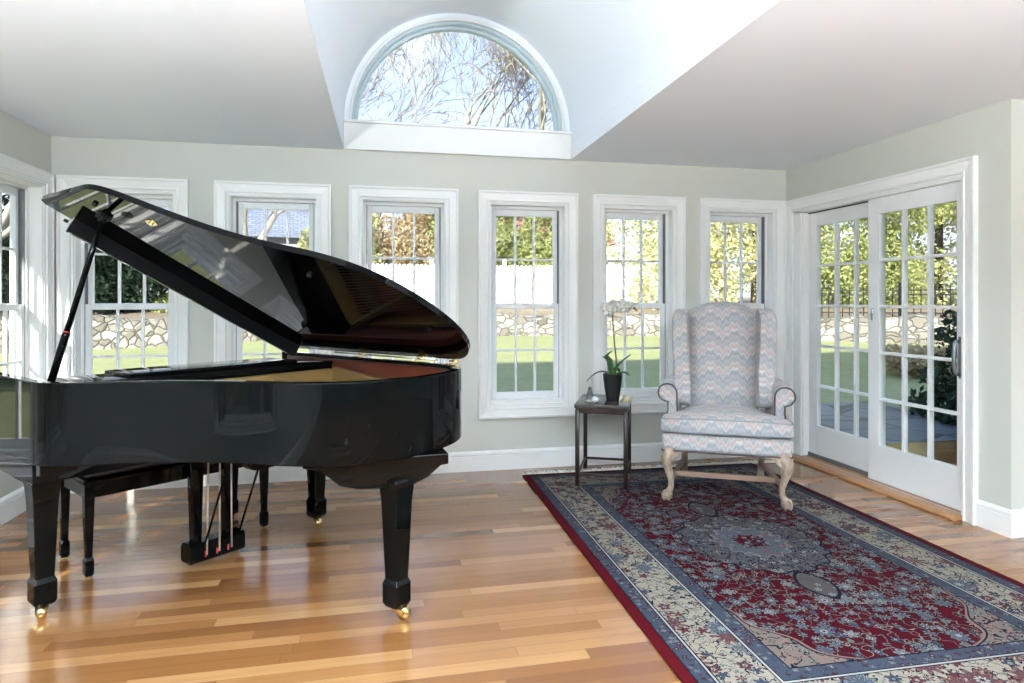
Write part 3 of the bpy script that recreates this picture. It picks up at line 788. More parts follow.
# T cushion
def cushion():
    poly = [(-.405, -.065), (.405, -.065), (.412, -.05), (.412, .075), (.400, .090), (.305, .095), (.292, .11), (.275, .50), (-.275, .50), (-.292, .11), (-.305, .095), (-.400, .090), (-.412, .075), (-.412, -.05)]
    poly = chaikin(poly, 1, True); m = MB(); rings = []
    prof = [(.03, .462), (.008, .470), (.0, .485), (.0, .505), (0, .545), (.008, .560), (.03, .570), (.08, .584), (.16, .598), (.22, .604)]
    c = Vector((0, .18))
    for ins, z in prof:
        r_ = []
        for p in poly:
            q = Vector(p)-c; k = max(0, 1-ins/ max(.23, q.length)*1.0) if ins > .03 else 1
            qq = c+q*k if ins > .03 else c+Vector((q.x*(1-ins/.41), q.y*(1-ins/.26)))
            z_ = z + (.012*math.sin(PI*(p[0]+.41)/.82) if z > .54 else 0)
            r_.append((qq.x, qq.y, z_))
        rings.append(r_)
    m.loft(rings, True, True, True); o = m.build('seat_cushion', M_fab, chair); box_uv(o)
    for ins, z in ((.002, .478), (.006, .558)):
        w = MB(); n = len(poly); pts = []
        for i, p in enumerate(poly[:]):
            q = Vector(p)-c; pts.append((c.x+q.x*(1-ins/.41)*1.004, c.y+q.y*(1-ins/.26), z+(.012*math.sin(PI*(p[0]+.41)/.82) if z > .54 else 0)))
        w.tube(pts+[pts[0]], .0045, 6, cap=False); w.build('welt', M_cord, o)
cushion()
# back: arched, raked and softly crowned
RAKE = .12
def back_x(z): return .240+.012*(z-.5)/.8
def by(z): return .475+RAKE*(z-.5)/.8
m = MB(); rings = []
NX, NZ = 16, 18
def top_z(u): return 1.272+.062*(math.cos(min(1, abs(u)*1.12)*PI/2)**.8)
grid = []
for j in range(NZ+1):
    row = []
    for i in range(NX+1):
        u = -1+2*i/NX; z = .50+(top_z(u)-.50)*j/NZ
        crown = .045*(1-abs(u)**2.6)*(1-abs(2*j/NZ-1)**4)
        rr_ = .04*max(0, (j/NZ-.93)/.07)**2
        row.append((u*back_x(z)*1.0, by(z)-crown+rr_, z))
    grid.append(row)
fr = [p for r_ in grid for p in r_]
m.add(fr, [(j*(NX+1)+i, j*(NX+1)+i+1, (j+1)*(NX+1)+i+1, (j+1)*(NX+1)+i) for j in range(NZ) for i in range(NX)], True)
# roll over the top and down the back
edge = grid[-1]; rows = [edge]
for dy, dz in ((.03, .006), (.06, .002), (.085, -.012), (.095, -.04)): rows.append([(p[0]*1.01, p[1]+dy, p[2]+dz) for p in edge])
bot = []
for p in edge: bot.append((p[0]*.98, .60, .36))
rows.append(bot)
vv = [p for r_ in rows for p in r_]
m.add(vv, [(j*(NX+1)+i, j*(NX+1)+i+1, (j+1)*(NX+1)+i+1, (j+1)*(NX+1)+i) for j in range(len(rows)-1) for i in range(NX)], True)
o = m.build('backrest', M_fab, chair, fix=True); box_uv(o)
for s_ in (-1, 1):
    w = MB(); w.tube([(s_*back_x(z), by(z)-.004, z) for z in [.55+.06*k for k in range(12)]]+[(s_*back_x(1.26), by(1.27)+.01, 1.268)], .0045, 6)
    w.build('welt', M_cord, o)
# wings
for s_ in (-1, 1):
    # outline in (y, z): front edge curves forward, meets the arm
    pr = [(.60, .60), (.60, 1.15), (.635, 1.22), (.62, 1.262), (.54, 1.285), (.44, 1.280), (.375, 1.245), (.350, 1.18), (.345, 1.08), (.352, .98), (.362, .90), (.345, .82), (.27, .755), (.20, .72), (.20, .60)]
    pr = chaikin(pr, 2, True)
    x_in = lambda z: .240+.012*(z-.5)/.8
    m = MB(); rings = []
    c = Vector((.46, .93))
    for t_, off in ((-.002, .016), (0, .006), (.008, 0), (.055, -.002), (.072, .004), (.082, .02)):
        ring = []
        for y_, z_ in pr:
            q = c+(Vector((y_, z_))-c)*(1-off*2.2)
            flare = .040*max(0, (.50-y_)/.2)*min(1, max(0, (z_-.72)/.3))
            ring.append((s_*(x_in(z_)+t_*(1.0 if t_ > .01 else 1)-(.022 if t_ < .02 else 0)+flare*.55+.006), q.x, q.y))
        rings.append(ring)
    m.loft(rings, True, True, True); o = m.build('wing', M_fab, chair, fix=True); box_uv(o)
# rolled arms
for s_ in (-1, 1):
    cx_, cz_ = .375, .715
    # arm section in (x, z): scroll rolled outwards over an inward-facing panel
    sec = []
    for k in range(15):
        a_ = PI*1.0 - (PI*1.45)*k/14
        sec.append((cx_+.062*math.cos(a_), cz_+.060*math.sin(a_)))
    sec += [(.372, .655), (.372, .60), (.392, .50), (.400, .46), (.305, .46), (.308, .56)]
    m = MB(); rings = []
    for y_, k, dz, dx in ((.098, .90, -.004, 0), (.092, 1.0, 0, 0), (.11, 1.03, .002, 0), (.20, 1.02, .006, -.004), (.32, 1.0, .016, -.012), (.43, .96, .030, -.02), (.50, .9, .03, -.022)):
        ring = []
        for x_, z_ in sec:
            q = Vector((x_-.36, z_-.60))*k
            lift = dz if z_ > .6 else 0
            ring.append((s_*(.36+q.x+dx), y_, .60+q.y+lift))
        rings.append(ring)
    m.loft(rings, True, True, True); o = m.build('armrest', M_fab, chair, fix=True); box_uv(o)
    w = MB(); pts = [(s_*(.36+(x_-.36)*1.0), .088, z_) for x_, z_ in sec if True]
    pts = [(s_*(.372), .088, .640), (s_*.362, .088, .665)][:0] + pts
    w.tube(pts+[pts[0]], .0055, 6, cap=False); w.build('nail_trim', M_piping, o)
# front cabriole legs with ball-and-claw feet
for s_ in (-1, 1):
    bx, by_ = s_*.355, .0
    ox = s_*.707; oy = -.707        # knees swing out diagonally
    pts = []; rad = []
    for z_, o_, r_ in ((.350, -.010, .050), (.325, .012, .047), (.295, .026, .040), (.255, .026, .032), (.20, .008, .025), (.14, -.012, .019), (.095, -.010, .018), (.07, .004, .022), (.055, .014, .024)):
        pts.append((bx+ox*o_, by_+oy*o_, z_)); rad.append(r_)
    m = MB(); m.tube(pts, rad, 14)
    # carved ear beside the knee
    m.prism([(0, .345), (.085, .345), (.078, .325), (.055, .318), (.042, .295), (.02, .275), (0, .25)], -.012, .012, 'y', M=Matrix.Translation((bx, by_-.028, 0)) @ Matrix.Scale(-s_, 4, (1, 0, 0)))
    leg = m.build('leg', M_limed, chair, fix=True, bevel=.003)
    m = MB(); fx, fy = bx+ox*.022, by_+oy*.022
    m.sphere((fx, fy, .036), .028, 10)
    for k in range(4):
        a_ = math.atan2(oy, ox)+(k-1)*1.15 if k < 3 else math.atan2(oy, ox)+PI
        q = [(fx+math.cos(a_)*r_, fy+math.sin(a_)*r_, z_) for r_, z_ in ((.008, .072), (.026, .062), (.034, .042), (.032, .022), (.026, .013))]
        m.tube(q, [.010, .010, .009, .0085, .005], 8)
    m.build('claw_foot', M_limed, leg)
# raked rear legs
for s_ in (-1, 1):
    m = MB(); m.loft([[(s_*(.27)+a*r_, y_+b*r_, z_) for a, b in ((-1, -1), (1, -1), (1, 1), (-1, 1))] for r_, y_, z_ in ((.019, .63, .011), (.021, .59, .12), (.024, .56, .25), (.026, .55, .35))], smooth=False)
    m.build('leg', M_limed, chair, bevel=.004)
for s_ in (-1, 1):
    m = MB(); m.prism([(-.011, -.016), (.011, -.016), (.011, .016), (-.011, .016)], 0, 1, 'z')
    a_ = Vector((s_*.345, .02, .155)); b_ = Vector((s_*.272, .575, .155)); d = b_-a_
    Mx = Matrix.Translation(a_) @ d.to_track_quat('Z', 'X').to_matrix().to_4x4() @ Matrix.Scale(d.length, 4, (0, 0, 1))
    m.v = [tuple(Mx @ Vector(p)) for p in m.v]; m.build('stretcher', M_strw, chair, bevel=.002)
m = MB(); m.box((-.335, .125, .138), (.335, .147, .172)); m.build('stretcher', M_strw, chair, bevel=.003)

# ------------------------------------------------------------------ side table
M_espresso = plain('espresso_wood', (.026, .015, .012), .35, vary=.2, spec=.3)
def stone():
    t = NT('dark_polished_stone'); n = t.noise(t.coord(), 9., 6., .65)
    c = t.ramp(n, [(.3, (.03, .026, .024)), (.6, (.07, .062, .056)), (.8, (.15, .135, .12))])
    return t.done(t.bsdf(c, .12))
table = thing('side_table', 'small dark wood side table with a stone top between armchair and wall', 'side table', (1.685, 4.62, 0), R(-25))
TW, TD, TH = .185, .265, .600
m = MB(); m.rbox((-TW-.008, -TD-.008, TH-.028), (TW+.008, TD+.008, TH), .004, 2)
top = m.build('table_top', stone(), table)
for lo, hi in (((-TW, -TD, .535), (TW, -TD+.022, TH-.028)), ((-TW, TD-.022, .535), (TW, TD, TH-.028)), ((-TW, -TD, .535), (-TW+.022, TD, TH-.028)), ((TW-.022, -TD, .535), (TW, TD, TH-.028))):
    m = MB(); m.box(lo, hi); m.build('apron', M_espresso, table, bevel=.002)
zf = .0112
for sx in (-1, 1):
    for sy in (-1, 1):
        x, y = sx*(TW-.013), sy*(TD-.013)
        z0 = zf if not (sy > 0 and sx > 1) else 0
        m = MB(); m.rbox((x-.0145, y-.0145, z0), (x+.0145, y+.0145, .56), .002, 1); m.build('leg', M_espresso, table)
for lo, hi in (((-TW+.02, -TD+.006, .085), (TW-.02, -TD+.020, .103)), ((-TW+.02, TD-.020, .085), (TW-.02, TD-.006, .103)), ((-TW+.006, -TD+.02, .085), (-TW+.020, TD-.02, .103)), ((TW-.020, -TD+.02, .085), (TW-.006, TD-.02, .103))):
    m = MB(); m.box(lo, hi); m.build('stretcher', M_espresso, table, bevel=.002)

# ------------------------------------------------------------------ orchid
M_pot = plain('black_ceramic_pot', (.006, .006, .007), .3, vary=.3, scale=30, spec=.3)
def leaf_mat(name, a, b, rough=.4):
    t = NT(name); n = t.noise(t.coord(), 14., 3.)
    c = t.mix(n, a, b)
    pr = t.bsdf(c, rough, spec=.3); tl = t.n('ShaderNodeBsdfTranslucent'); t.put(c, tl.inputs[0])
    mx = t.n('ShaderNodeMixShader'); mx.inputs[0].default_value = .18; t.lk(pr, mx.inputs[1]); t.lk(tl.outputs[0], mx.inputs[2])
    return t.done(mx.outputs[0])
M_oleaf = leaf_mat('orchid_leaf', (.035, .10, .03), (.09, .20, .06), .3)
M_petal = leaf_mat('white_orchid_petal', (.78, .76, .70), (.88, .87, .84), .5)
M_stem = plain('brown_orchid_stem', (.10, .07, .03), .6)
M_moss = plain('potting_bark', (.12, .08, .05), .9, vary=.5, scale=60)
OX, OY = 1.745, 4.60
orchid = thing('potted_orchid', 'white orchid with strap leaves in a tapered black pot on the side table', 'potted plant', (OX, OY, TH), R(-25))
m = MB(); prof = [(.046, 0), (.048, .006), (.062, .10), (.072, .19), (.074, .195), (.068, .195), (.060, .17), (.02, .17)]
m.loft([[(r*a, r*b, z) for a, b in [(math.copysign(abs(math.cos(k*PI/16))**.45, math.cos(k*PI/16)), math.copysign(abs(math.sin(k*PI/16))**.45, math.sin(k*PI/16))) for k in range(32)]] for r, z in prof]); m.build('pot', M_pot, orchid)
m = MB(); m.sphere((0, 0, .170), .056, 8, (1, 1, .35)); m.build('potting_mix', M_moss, orchid)
def strap(pts, w, name='leaf', mat=M_oleaf, par=orchid):
    pts = chaikin(pts, 2); m = MB(); n = len(pts); rows = []
    for i, p in enumerate(pts):
        p = Vector(p); d = (Vector(pts[min(i+1, n-1)])-Vector(pts[max(i-1, 0)])).normalized()
        s = d.cross(Vector((0, 0, 1))); s = s.normalized() if s.length > .05 else Vector((1, 0, 0))
        u = s.cross(d).normalized(); t_ = i/(n-1); ww = w*(math.sin(PI*min(1, t_*.82+.16))**.7)*(1 if t_ < .999 else .1)
        rows.append([p-s*ww+u*ww*.35, p-s*ww*.5+u*ww*.08, p, p+s*ww*.5+u*ww*.08, p+s*ww+u*ww*.35, p+s*ww*.5+u*(ww*.08-.002), p-u*.003, p-s*ww*.5+u*(ww*.08-.002)])
    m.loft(rows, True, True, True); return m.build(name, mat, par)
z = .17
strap([(-.01, 0, z), (-.03, -.02, z+.09), (-.045, -.03, z+.16), (.0, -.03, z+.20)], .042)
strap([(.01, 0, z), (.02, -.01, z+.06), (.07, -.02, z+.12), (.135, -.02, z+.175)], .034)
strap([(0, -.01, z), (-.06, -.01, z+.045), (-.13, .0, z+.03), (-.20, .0, z-.04)], .022)
strap([(0, -.02, z), (.04, -.04, z+.035), (.09, -.05, z+.045), (.125, -.06, z+.02)], .024)
strap([(0, .01, z), (.0, .05, z+.05), (.02, .10, z+.06), (.04, .15, z+.02)], .024)
stem = [(.02, 0, z), (.028, 0, z+.12), (.012, 0, z+.24), (.006, .0, z+.34), (-.002, 0, z+.44), (.0, 0, z+.51), (.02, -.01, z+.545), (.09, -.02, z+.54), (.17, -.03, z+.51)]
stem = chaikin(stem, 2); m = MB(); m.tube(stem, .0055, 7); m.build('flower_stem', M_stem, orchid)
def flower(c, yaw, tilt, s=1.):
    Mx = Matrix.Translation(c) @ Matrix.Rotation(yaw, 4, 'Z') @ Matrix.Rotation(tilt, 4, 'X') @ Matrix.Scale(s, 4)
    m = MB()
    for k in range(5):
        a_ = PI/2+2*PI*k/5; wide = .030 if k in (1, 4) else .021; L_ = .044
        rows = []
        for i in range(7):
            t_ = i/6; ww = wide*math.sin(PI*(t_*.86+.09))**.8
            cx, cz2 = math.cos(a_)*L_*t_, math.sin(a_)*L_*t_; px, pz = -math.sin(a_), math.cos(a_)
            dy = -.010*math.sin(t_*2.2)+.004*(k % 2)
            rows.append([(cx-px*ww, dy+.004, cz2-pz*ww), (cx, dy-.002, cz2), (cx+px*ww, dy+.004, cz2+pz*ww), (cx, dy+.001, cz2)])
        m.loft(rows, True, True, True, M=Mx)
    o = m.build('flower', M_petal, orchid)
    m = MB(); m.sphere((0, -.012, -.004), .007, 6, (1, 1.4, 1), M=Mx); m.build('flower_lip', plain('yellow_orchid_lip', (.6, .40, .12), .5), o)
random.seed(11)
for c, yw, s_ in (((-.055, -.02, z+.525), -.3, 1.), ((-.03, -.045, z+.500), .1, 1.05), ((.0, -.02, z+.540), .0, 1.1), ((.035, -.05, z+.525), .2, 1.05), ((.07, -.03, z+.540), .0, 1.05), ((.095, -.055, z+.525), .3, 1.), ((.12, -.04, z+.540), .3, .85)):
    flower(c, yw, random.uniform(-.35, .15), s_)
m = MB()
for k, (x, zz_) in enumerate(((.14, .535), (.16, .52), (.175, .505))): m.sphere((x, -.028, z+zz_), .010-.0015*k, 6, (1, 1, 1.3))
m.build('buds', M_stem, orchid)

# glass pieces on the table
t = NT('clear_crystal'); M_crys = t.done(t.bsdf((.95, .97, .97), .02, trans=1., ior=1.5))
def on_table(x, y):
    a_ = R(-25); return (1.685+x*math.cos(a_)-y*math.sin(a_), 4.62+x*math.sin(a_)+y*math.cos(a_), TH)
c1 = thing('crystal_bell', 'small clear pointed glass bell standing on the side table left of the orchid', 'glass ornament', on_table(-.10, -.09))
m = MB(); m.lathe([(.030, 0), (.032, .004), (.028, .03), (.018, .06), (.008, .085), (.006, .10), (.003, .104)], 20); m.build('bell', M_crys, c1)
m = MB(); m.tube([(-.028, 0, .01), (-.016, 0, .06), (-.005, 0, .102), (.006, 0, .102), (.018, 0, .06), (.032, 0, .012)], .0042, 8); m.build('handle', plain('pewter_arch', (.10, .11, .12), .25, .9), c1)
random.seed(3)
bm = bmesh.new(); bmesh.ops.create_icosphere(bm, subdivisions=2, radius=.026)
for v_ in bm.verts: v_.co *= random.uniform(.86, 1.12); v_.co.z = max(-.021, v_.co.z*.85)
m = MB(); m.bm(bm); o = m.build('crystal_nugget', plain('frosted_white_crystal', (.85, .86, .87), .15, coat=.5), None)
p = on_table(-.055, -.15); o.location = (p[0], p[1], TH+.0215); tag(o, 'small faceted white crystal lump on the side table front edge', 'crystal')
SKY=.6 ; SUN=3.9; FILL=185.; EXPO=1.62
# ------------------------------------------------------------------ outdoors
def ground_z(x, y):
    d = math.hypot(max(0, abs(x)-4)*.8, max(0, y-6))
    t_ = min(1, d/12.); return -.42+.74*t_**1.3
def lawn_mat():
    t = NT('lawn_grass'); v = t.coord()
    n = t.noise(v, .9, 4.); g = t.noise(v, 7., 5., .75)
    c = t.mix(n, (.16, .21, .08), (.34, .36, .15)); c = t.mix(t.m('MULTIPLY', t.m('POWER', g, 1.5), .9), c, (.48, .45, .26))
    return t.done(t.bsdf(c, .9, spec=.1, normal=t.bump(g, .5, .05)))
mb = MB(); nx, ny = 60, 60; xs = [-26+64*i/nx for i in range(nx+1)]; ysg = [-8+34*j/ny for j in range(ny+1)]
mb.add([(x, y, ground_z(x, y)) for y in ysg for x in xs], [(j*(nx+1)+i, j*(nx+1)+i+1, (j+1)*(nx+1)+i+1, (j+1)*(nx+1)+i) for j in range(ny) for i in range(nx)
       if not (XL-.2 < (xs[i]+xs[i+1])/2 < XF and (ysg[j]+ysg[j+1])/2 < 4.6)], True)
tag(mb.build('lawn', lawn_mat(), fix=False), kind='structure')
# slate patio
def slate():
    t = NT('slate_paving'); v = t.coord(); o = t.vor(v, 1.5, 'DISTANCE_TO_EDGE'); c0 = t.vor(v, 1.5)
    n = t.noise(v, 6., 5.); c = t.mix(n, (.10, .12, .13), (.22, .24, .25)); c = t.mix(.35, c, t.sep(c0[1])[0], 'SOFT_LIGHT')
    c = t.mix(t.m('LESS_THAN', o[0], .03), c, (.05, .055, .05))
    return t.done(t.bsdf(c, .5, normal=t.bump(n, .3, .02)))
m = MB(); m.rbox((XR+.17, YC+.14, -.40), (XR+3.6, 8.2, -.12), .02, 2); tag(m.build('patio', slate()), kind='structure')
# stone wall polyline
def stone_mat():
    t = NT('dry_stone_wall'); v = t.coord(); x, y, z_ = t.sep(v)
    nz = t.m('MULTIPLY', t.noise(v, 2.5, 2.), .35)
    vv = t.comb(t.m('ADD', nz, t.m('ADD', x, t.m('MULTIPLY', y, .7))), t.m('MULTIPLY', t.m('ADD', z_, nz), 1.5), y)
    o = t.vor(vv, 3.6, 'DISTANCE_TO_EDGE'); c0 = t.vor(vv, 3.6)
    n = t.noise(v, 9., 4.); c = t.ramp(t.sep(c0[1])[0], [(0, (.13, .11, .09)), (.5, (.27, .25, .21)), (1, (.44, .42, .37))])
    c = t.mix(t.m('MULTIPLY', n, .5), c, (.30, .27, .22)); f = t.m('MULTIPLY', t.m('SUBTRACT', 1., t.m('MINIMUM', 1., t.m('MULTIPLY', o[0], 14.))), .85)
    c = t.mix(f, c, (.035, .03, .025))
    return t.done(t.bsdf(c, .9, normal=t.bump(t.m('MINIMUM', o[0], .12), 1., .2)))
M_stone = stone_mat()
WALL = [(-17, 12.5), (-9, 16.0), (-2, 18.4), (4, 19.0), (9, 18.0), (13.5, 14.6), (17.5, 9.0), (19.5, 3.0)]
def along(poly, step):
    out = []
    for a, b in zip(poly[:-1], poly[1:]):
        a = Vector(a); b = Vector(b); n = max(1, int((b-a).length/step))
        for k in range(n): out.append((a.lerp(b, k/n), (b-a).normalized()))
    out.append((Vector(poly[-1]), (Vector(poly[-1])-Vector(poly[-2])).normalized())); return out
random.seed(8)
pts = along(WALL, .45); rings = []
for p, d in pts:
    nrm = Vector((-d.y, d.x)); j = random.uniform(-.05, .05); gz = ground_z(p.x, p.y)-.15
    tz = .93+random.uniform(-.09, .09)
    rings.append([(*(p-nrm*(.30+j)), gz), (*(p-nrm*(.24+j)), gz+.4), (*(p-nrm*(.20-j)), tz-.03), (*(p), tz+.02), (*(p+nrm*.25), tz-.02), (*(p+nrm*.3), gz)])
m = MB(); m.loft(rings, True, True, False); tag(m.build('stone_wall', M_stone), 'long dry stone retaining wall of pale boulders behind the lawn', 'stone wall')
# raised bank behind the wall
t = NT('leaf_littered_earth'); v = t.coord(); n = t.noise(v, 8., 5., .7)
M_earth = t.done(t.bsdf(t.ramp(n, [(.3, (.12, .09, .06)), (.6, (.30, .24, .16)), (.8, (.26, .27, .12))]), .95))
rings = []
for p, d in along(WALL, 1.5):
    nrm = Vector((-d.y, d.x)); rings.append([(*(p+nrm*.15), .90), (*(p+nrm*2.5), 1.12), (*(p+nrm*26), 1.6)])
m = MB(); m.loft(rings, False, False, True); tag(m.build('bank_ground', M_earth, fix=False), kind='structure')
# white board fence
M_fence = plain('white_painted_fence', (.86, .86, .84), .6)
FEN = [(-3.2, 21.0), (4.3, 21.6), (9.3, 20.3)]
fence = thing('board_fence', 'tall white board fence standing on the bank above the stone wall', 'fence', (0, 0, 0))
fp = along(FEN, .14); nb = 0
allb = MB(); 
for k, (p, d) in enumerate(fp):
    h0 = 1.02; w = .06
    a_ = p-d*w; b_ = p+d*w; nn = Vector((-d.y, d.x))*.012
    v = [(*(a_-nn), h0), (*(b_-nn), h0), (*(b_+nn), h0), (*(a_+nn), h0)]
    pts_ = [(-w, h0), (w, h0), (w, 2.50), (w*.5, 2.56), (-w*.5, 2.56), (-w, 2.50)]
    vs = [(*(p+d*q-nn), z_) for q, z_ in pts_]+[(*(p+d*q+nn), z_) for q, z_ in pts_]
    allb.add(vs, [(i, (i+1) % 6, 6+(i+1) % 6, 6+i) for i in range(6)]+[tuple(range(6))[::-1], tuple(range(6, 12))])
tag(allb.build('boards', M_fence, fence), kind='stuff')
for z_ in (1.3, 2.2):
    m = MB(); m.loft([[(*(p+Vector((-d.y, d.x))*.02), z_), (*(p+Vector((-d.y, d.x))*.06), z_), (*(p+Vector((-d.y, d.x))*.06), z_+.09), (*(p+Vector((-d.y, d.x))*.02), z_+.09)] for p, d in along(FEN, 3)], True, True, False)
    m.build('rail', M_fence, fence)
for p, d in along(FEN, 2.4):
    m = MB(); m.box((p.x-.06, p.y+.02, .9), (p.x+.06, p.y+.14, 2.7)); m.prism([(p.x-.08, 2.7), (p.x+.08, 2.7), (p.x, 2.80)], p.y, p.y+.16, 'y'); m.build('fence_post', M_fence, fence)
# black iron fence on top of the wall to the right
M_iron = plain('black_iron', (.012, .012, .013), .5)
IF = [(11.8, 16.2), (13.7, 14.75), (17.7, 9.1), (19.6, 3.2)]
iron = thing('iron_fence', 'black iron railing fence above the stone wall beyond the glass doors', 'fence', (0, 0, 0))
ip = along(IF, .16); m = MB()
for p, d in ip: m.box((p.x-.009, p.y-.009, .88), (p.x+.009, p.y+.009, 1.72))
tag(m.build('pickets', M_iron, iron), kind='stuff')
for z_ in (1.02, 1.50, 1.62):
    m = MB(); m.loft([[(p.x-.012, p.y-.012, z_), (p.x+.012, p.y+.012, z_), (p.x+.012, p.y+.012, z_+.03), (p.x-.012, p.y-.012, z_+.03)] for p, d in along(IF, 2)], True, True, False); m.build('rail', M_iron, iron)
for p, d in along(IF, 2.2):
    m = MB(); m.box((p.x-.03, p.y-.03, .85), (p.x+.03, p.y+.03, 1.80)); m.sphere((p.x, p.y, 1.83), .045, 5); m.build('fence_post', M_iron, iron)

# ---- foliage
def leaf_cloud(name, blobs, n, size, seed, mat, parent=None):
    """blobs: (cx,cy,cz,rx,ry,rz); leaves as small bent quads scattered through the shells"""
    rg = np.random.default_rng(seed); w = np.array([b[3]*b[4]+b[4]*b[5]+b[3]*b[5] for b in blobs]); w = w/w.sum()
    idx = rg.choice(len(blobs), n, p=w); B = np.array(blobs)[idx]
    d = rg.normal(size=(n, 3)); d /= np.linalg.norm(d, axis=1)[:, None]
    rad = rg.uniform(.55, 1.08, n)**.6
    c = B[:, :3]+d*B[:, 3:]*rad[:, None]
    a = rg.normal(size=(n, 3)); a /= np.linalg.norm(a, axis=1)[:, None]
    b = np.cross(a, rg.normal(size=(n, 3))); b /= np.linalg.norm(b, axis=1)[:, None]
    s = size*rg.uniform(.6, 1.4, n)[:, None]
    V = np.stack([c-a*s, c+b*s*.5, c+a*s, c-b*s*.5], 1).reshape(-1, 3)
    me = bpy.data.meshes.new(name); me.vertices.add(4*n); me.vertices.foreach_set('co', V.ravel())
    me.loops.add(4*n); me.loops.foreach_set('vertex_index', np.arange(4*n)); me.polygons.add(n)
    me.polygons.foreach_set('loop_start', np.arange(0, 4*n, 4)); me.polygons.foreach_set('loop_total', np.full(n, 4)); me.update()
    return mesh_obj(name, me, mat, parent)
def fol_mat(name, a, b):
    t = NT(name); n = t.noise(t.coord(), 2.2, 2.); w = t.white(t.vm('FLOOR', t.vm('MULTIPLY', t.coord(), (9., 9., 9.))))[0]
    c = t.mix(t.m('MULTIPLY', t.m('ADD', n, w), .5), a, b)
    pr = t.bsdf(c, .6, spec=.2); tl = t.n('ShaderNodeBsdfTranslucent'); t.put(c, tl.inputs[0])
    mx = t.n('ShaderNodeMixShader'); mx.inputs[0].default_value = .3; t.lk(pr, mx.inputs[1]); t.lk(tl.outputs[0], mx.inputs[2])
    return t.done(mx.outputs[0])
F_yellow = fol_mat('yellow_green_foliage', (.38, .38, .16), (.85, .82, .50))
F_green = fol_mat('evergreen_foliage', (.14, .19, .06), (.60, .62, .26))
F_dark = fol_mat('dark_evergreen_foliage', (.015, .035, .02), (.05, .085, .045))
F_tan = fol_mat('dry_leaf_foliage', (.34, .26, .14), (.62, .50, .32))
def bark(name, a, b):
    t = NT(name); n = t.noise(t.vm('MULTIPLY', t.coord(), (1., 1., .3)), 9., 4.); return t.done(t.bsdf(t.mix(n, a, b), .9))
B_pale = bark('pale_grey_bark', (.20, .17, .14), (.52, .48, .42)); B_dark = bark('dark_bark', (.04, .032, .026), (.12, .10, .08))
def evergreen(x, y, z0, w, h, seed, mat, label, lift=.6, n=26000, size=.07, group=None):
    rnd = random.Random(seed); root = thing('evergreen_tree', label, 'tree', (x, y, z0), 0, group)
    m = MB(); m.tube([(0, 0, -.4), (.05, 0, h*.4), (0, .03, h*.85)], [.16, .11, .04], 8); m.build('trunk', B_dark, root)
    bl = []
    for k in range(22):
        t_ = rnd.random(); zz = lift+(h-lift)*t_; rr = w*(1-.45*t_)*rnd.uniform(.35, .62); a_ = rnd.uniform(0, 2*PI); o_ = w*(1-.5*t_)*rnd.uniform(.2, .75)
        bl.append((math.cos(a_)*o_, math.sin(a_)*o_*.7, zz, rr, rr, rr*.9))
    leaf_cloud('foliage', bl, n, size, seed, mat, root); return root
def hedge_row(x, y, z0, L_, h, rot, seed, mat, label, n=14000, size=.1, dp=.9):
    rnd = random.Random(seed); root = thing('hedge', label, 'hedge', (x, y, z0), rot)
    bl = [(rnd.uniform(-L_/2, L_/2), rnd.uniform(-dp/2, dp/2), h*rnd.uniform(.12, .88), rnd.uniform(.5, .9)*dp, dp*.6, rnd.uniform(.5, .8)*h*.3) for _ in range(22)]
    for k in range(5):
        m = MB(); m.tube([(-L_/2+L_*(k+.5)/5, 0, -.3), (-L_/2+L_*(k+.5)/5+.1, 0, h*.6)], [.06, .03], 6); m.build('stem', B_dark, root)
    leaf_cloud('foliage', bl, n, size, seed, mat, root); return root
def bare_tree(x, y, z0, h, seed, mat, label, r0_=.22, depth=6, lean=(0, 0), spread=.55, minr=.007, kinds='bare_tree'):
    rnd = random.Random(seed); root = thing(kinds, label, 'tree', (x, y, z0)); trunk = MB(); br = MB()
    def grow(p, d, L_, r, k):
        pts = [p]; rad = [r]; q = p; dd = d
        for i in range(3):
            dd = (dd+Vector((rnd.uniform(-1, 1), rnd.uniform(-1, 1), rnd.uniform(-.5, .8)))*.16).normalized(); q = q+dd*L_/3; pts.append(q); rad.append(r*(1-.30*(i+1)/3))
        (trunk if k == 0 else br).tube(pts, rad, 7 if k < 2 else (5 if k < 4 else 3), cap=False)
        if k >= depth: return
        nb_ = rnd.choice((2, 3, 3)) if k < 5 else rnd.choice((2, 2, 3))
        for i in range(nb_):
            a_ = rnd.uniform(0, 2*PI); s_ = spread*rnd.uniform(.6, 1.4)
            o = dd.orthogonal().normalized(); o = Matrix.Rotation(a_, 3, dd) @ o
            nd = (dd*math.cos(s_)+o*math.sin(s_)); nd.z += .08; nd.normalize()
            st = pts[-1] if (i < 2) else pts[2]
            grow(st, nd, L_*rnd.uniform(.66, .86), max(minr, rad[-1]*rnd.uniform(.55, .8)), k+1)
    grow(Vector((0, 0, -.5)), Vector((lean[0], lean[1], 1)).normalized(), h*.26, r0_, 0)
    trunk.build('trunk', mat, root, fix=False); br.build('branches', mat, root, fix=False); return root
BGZ = 1.1
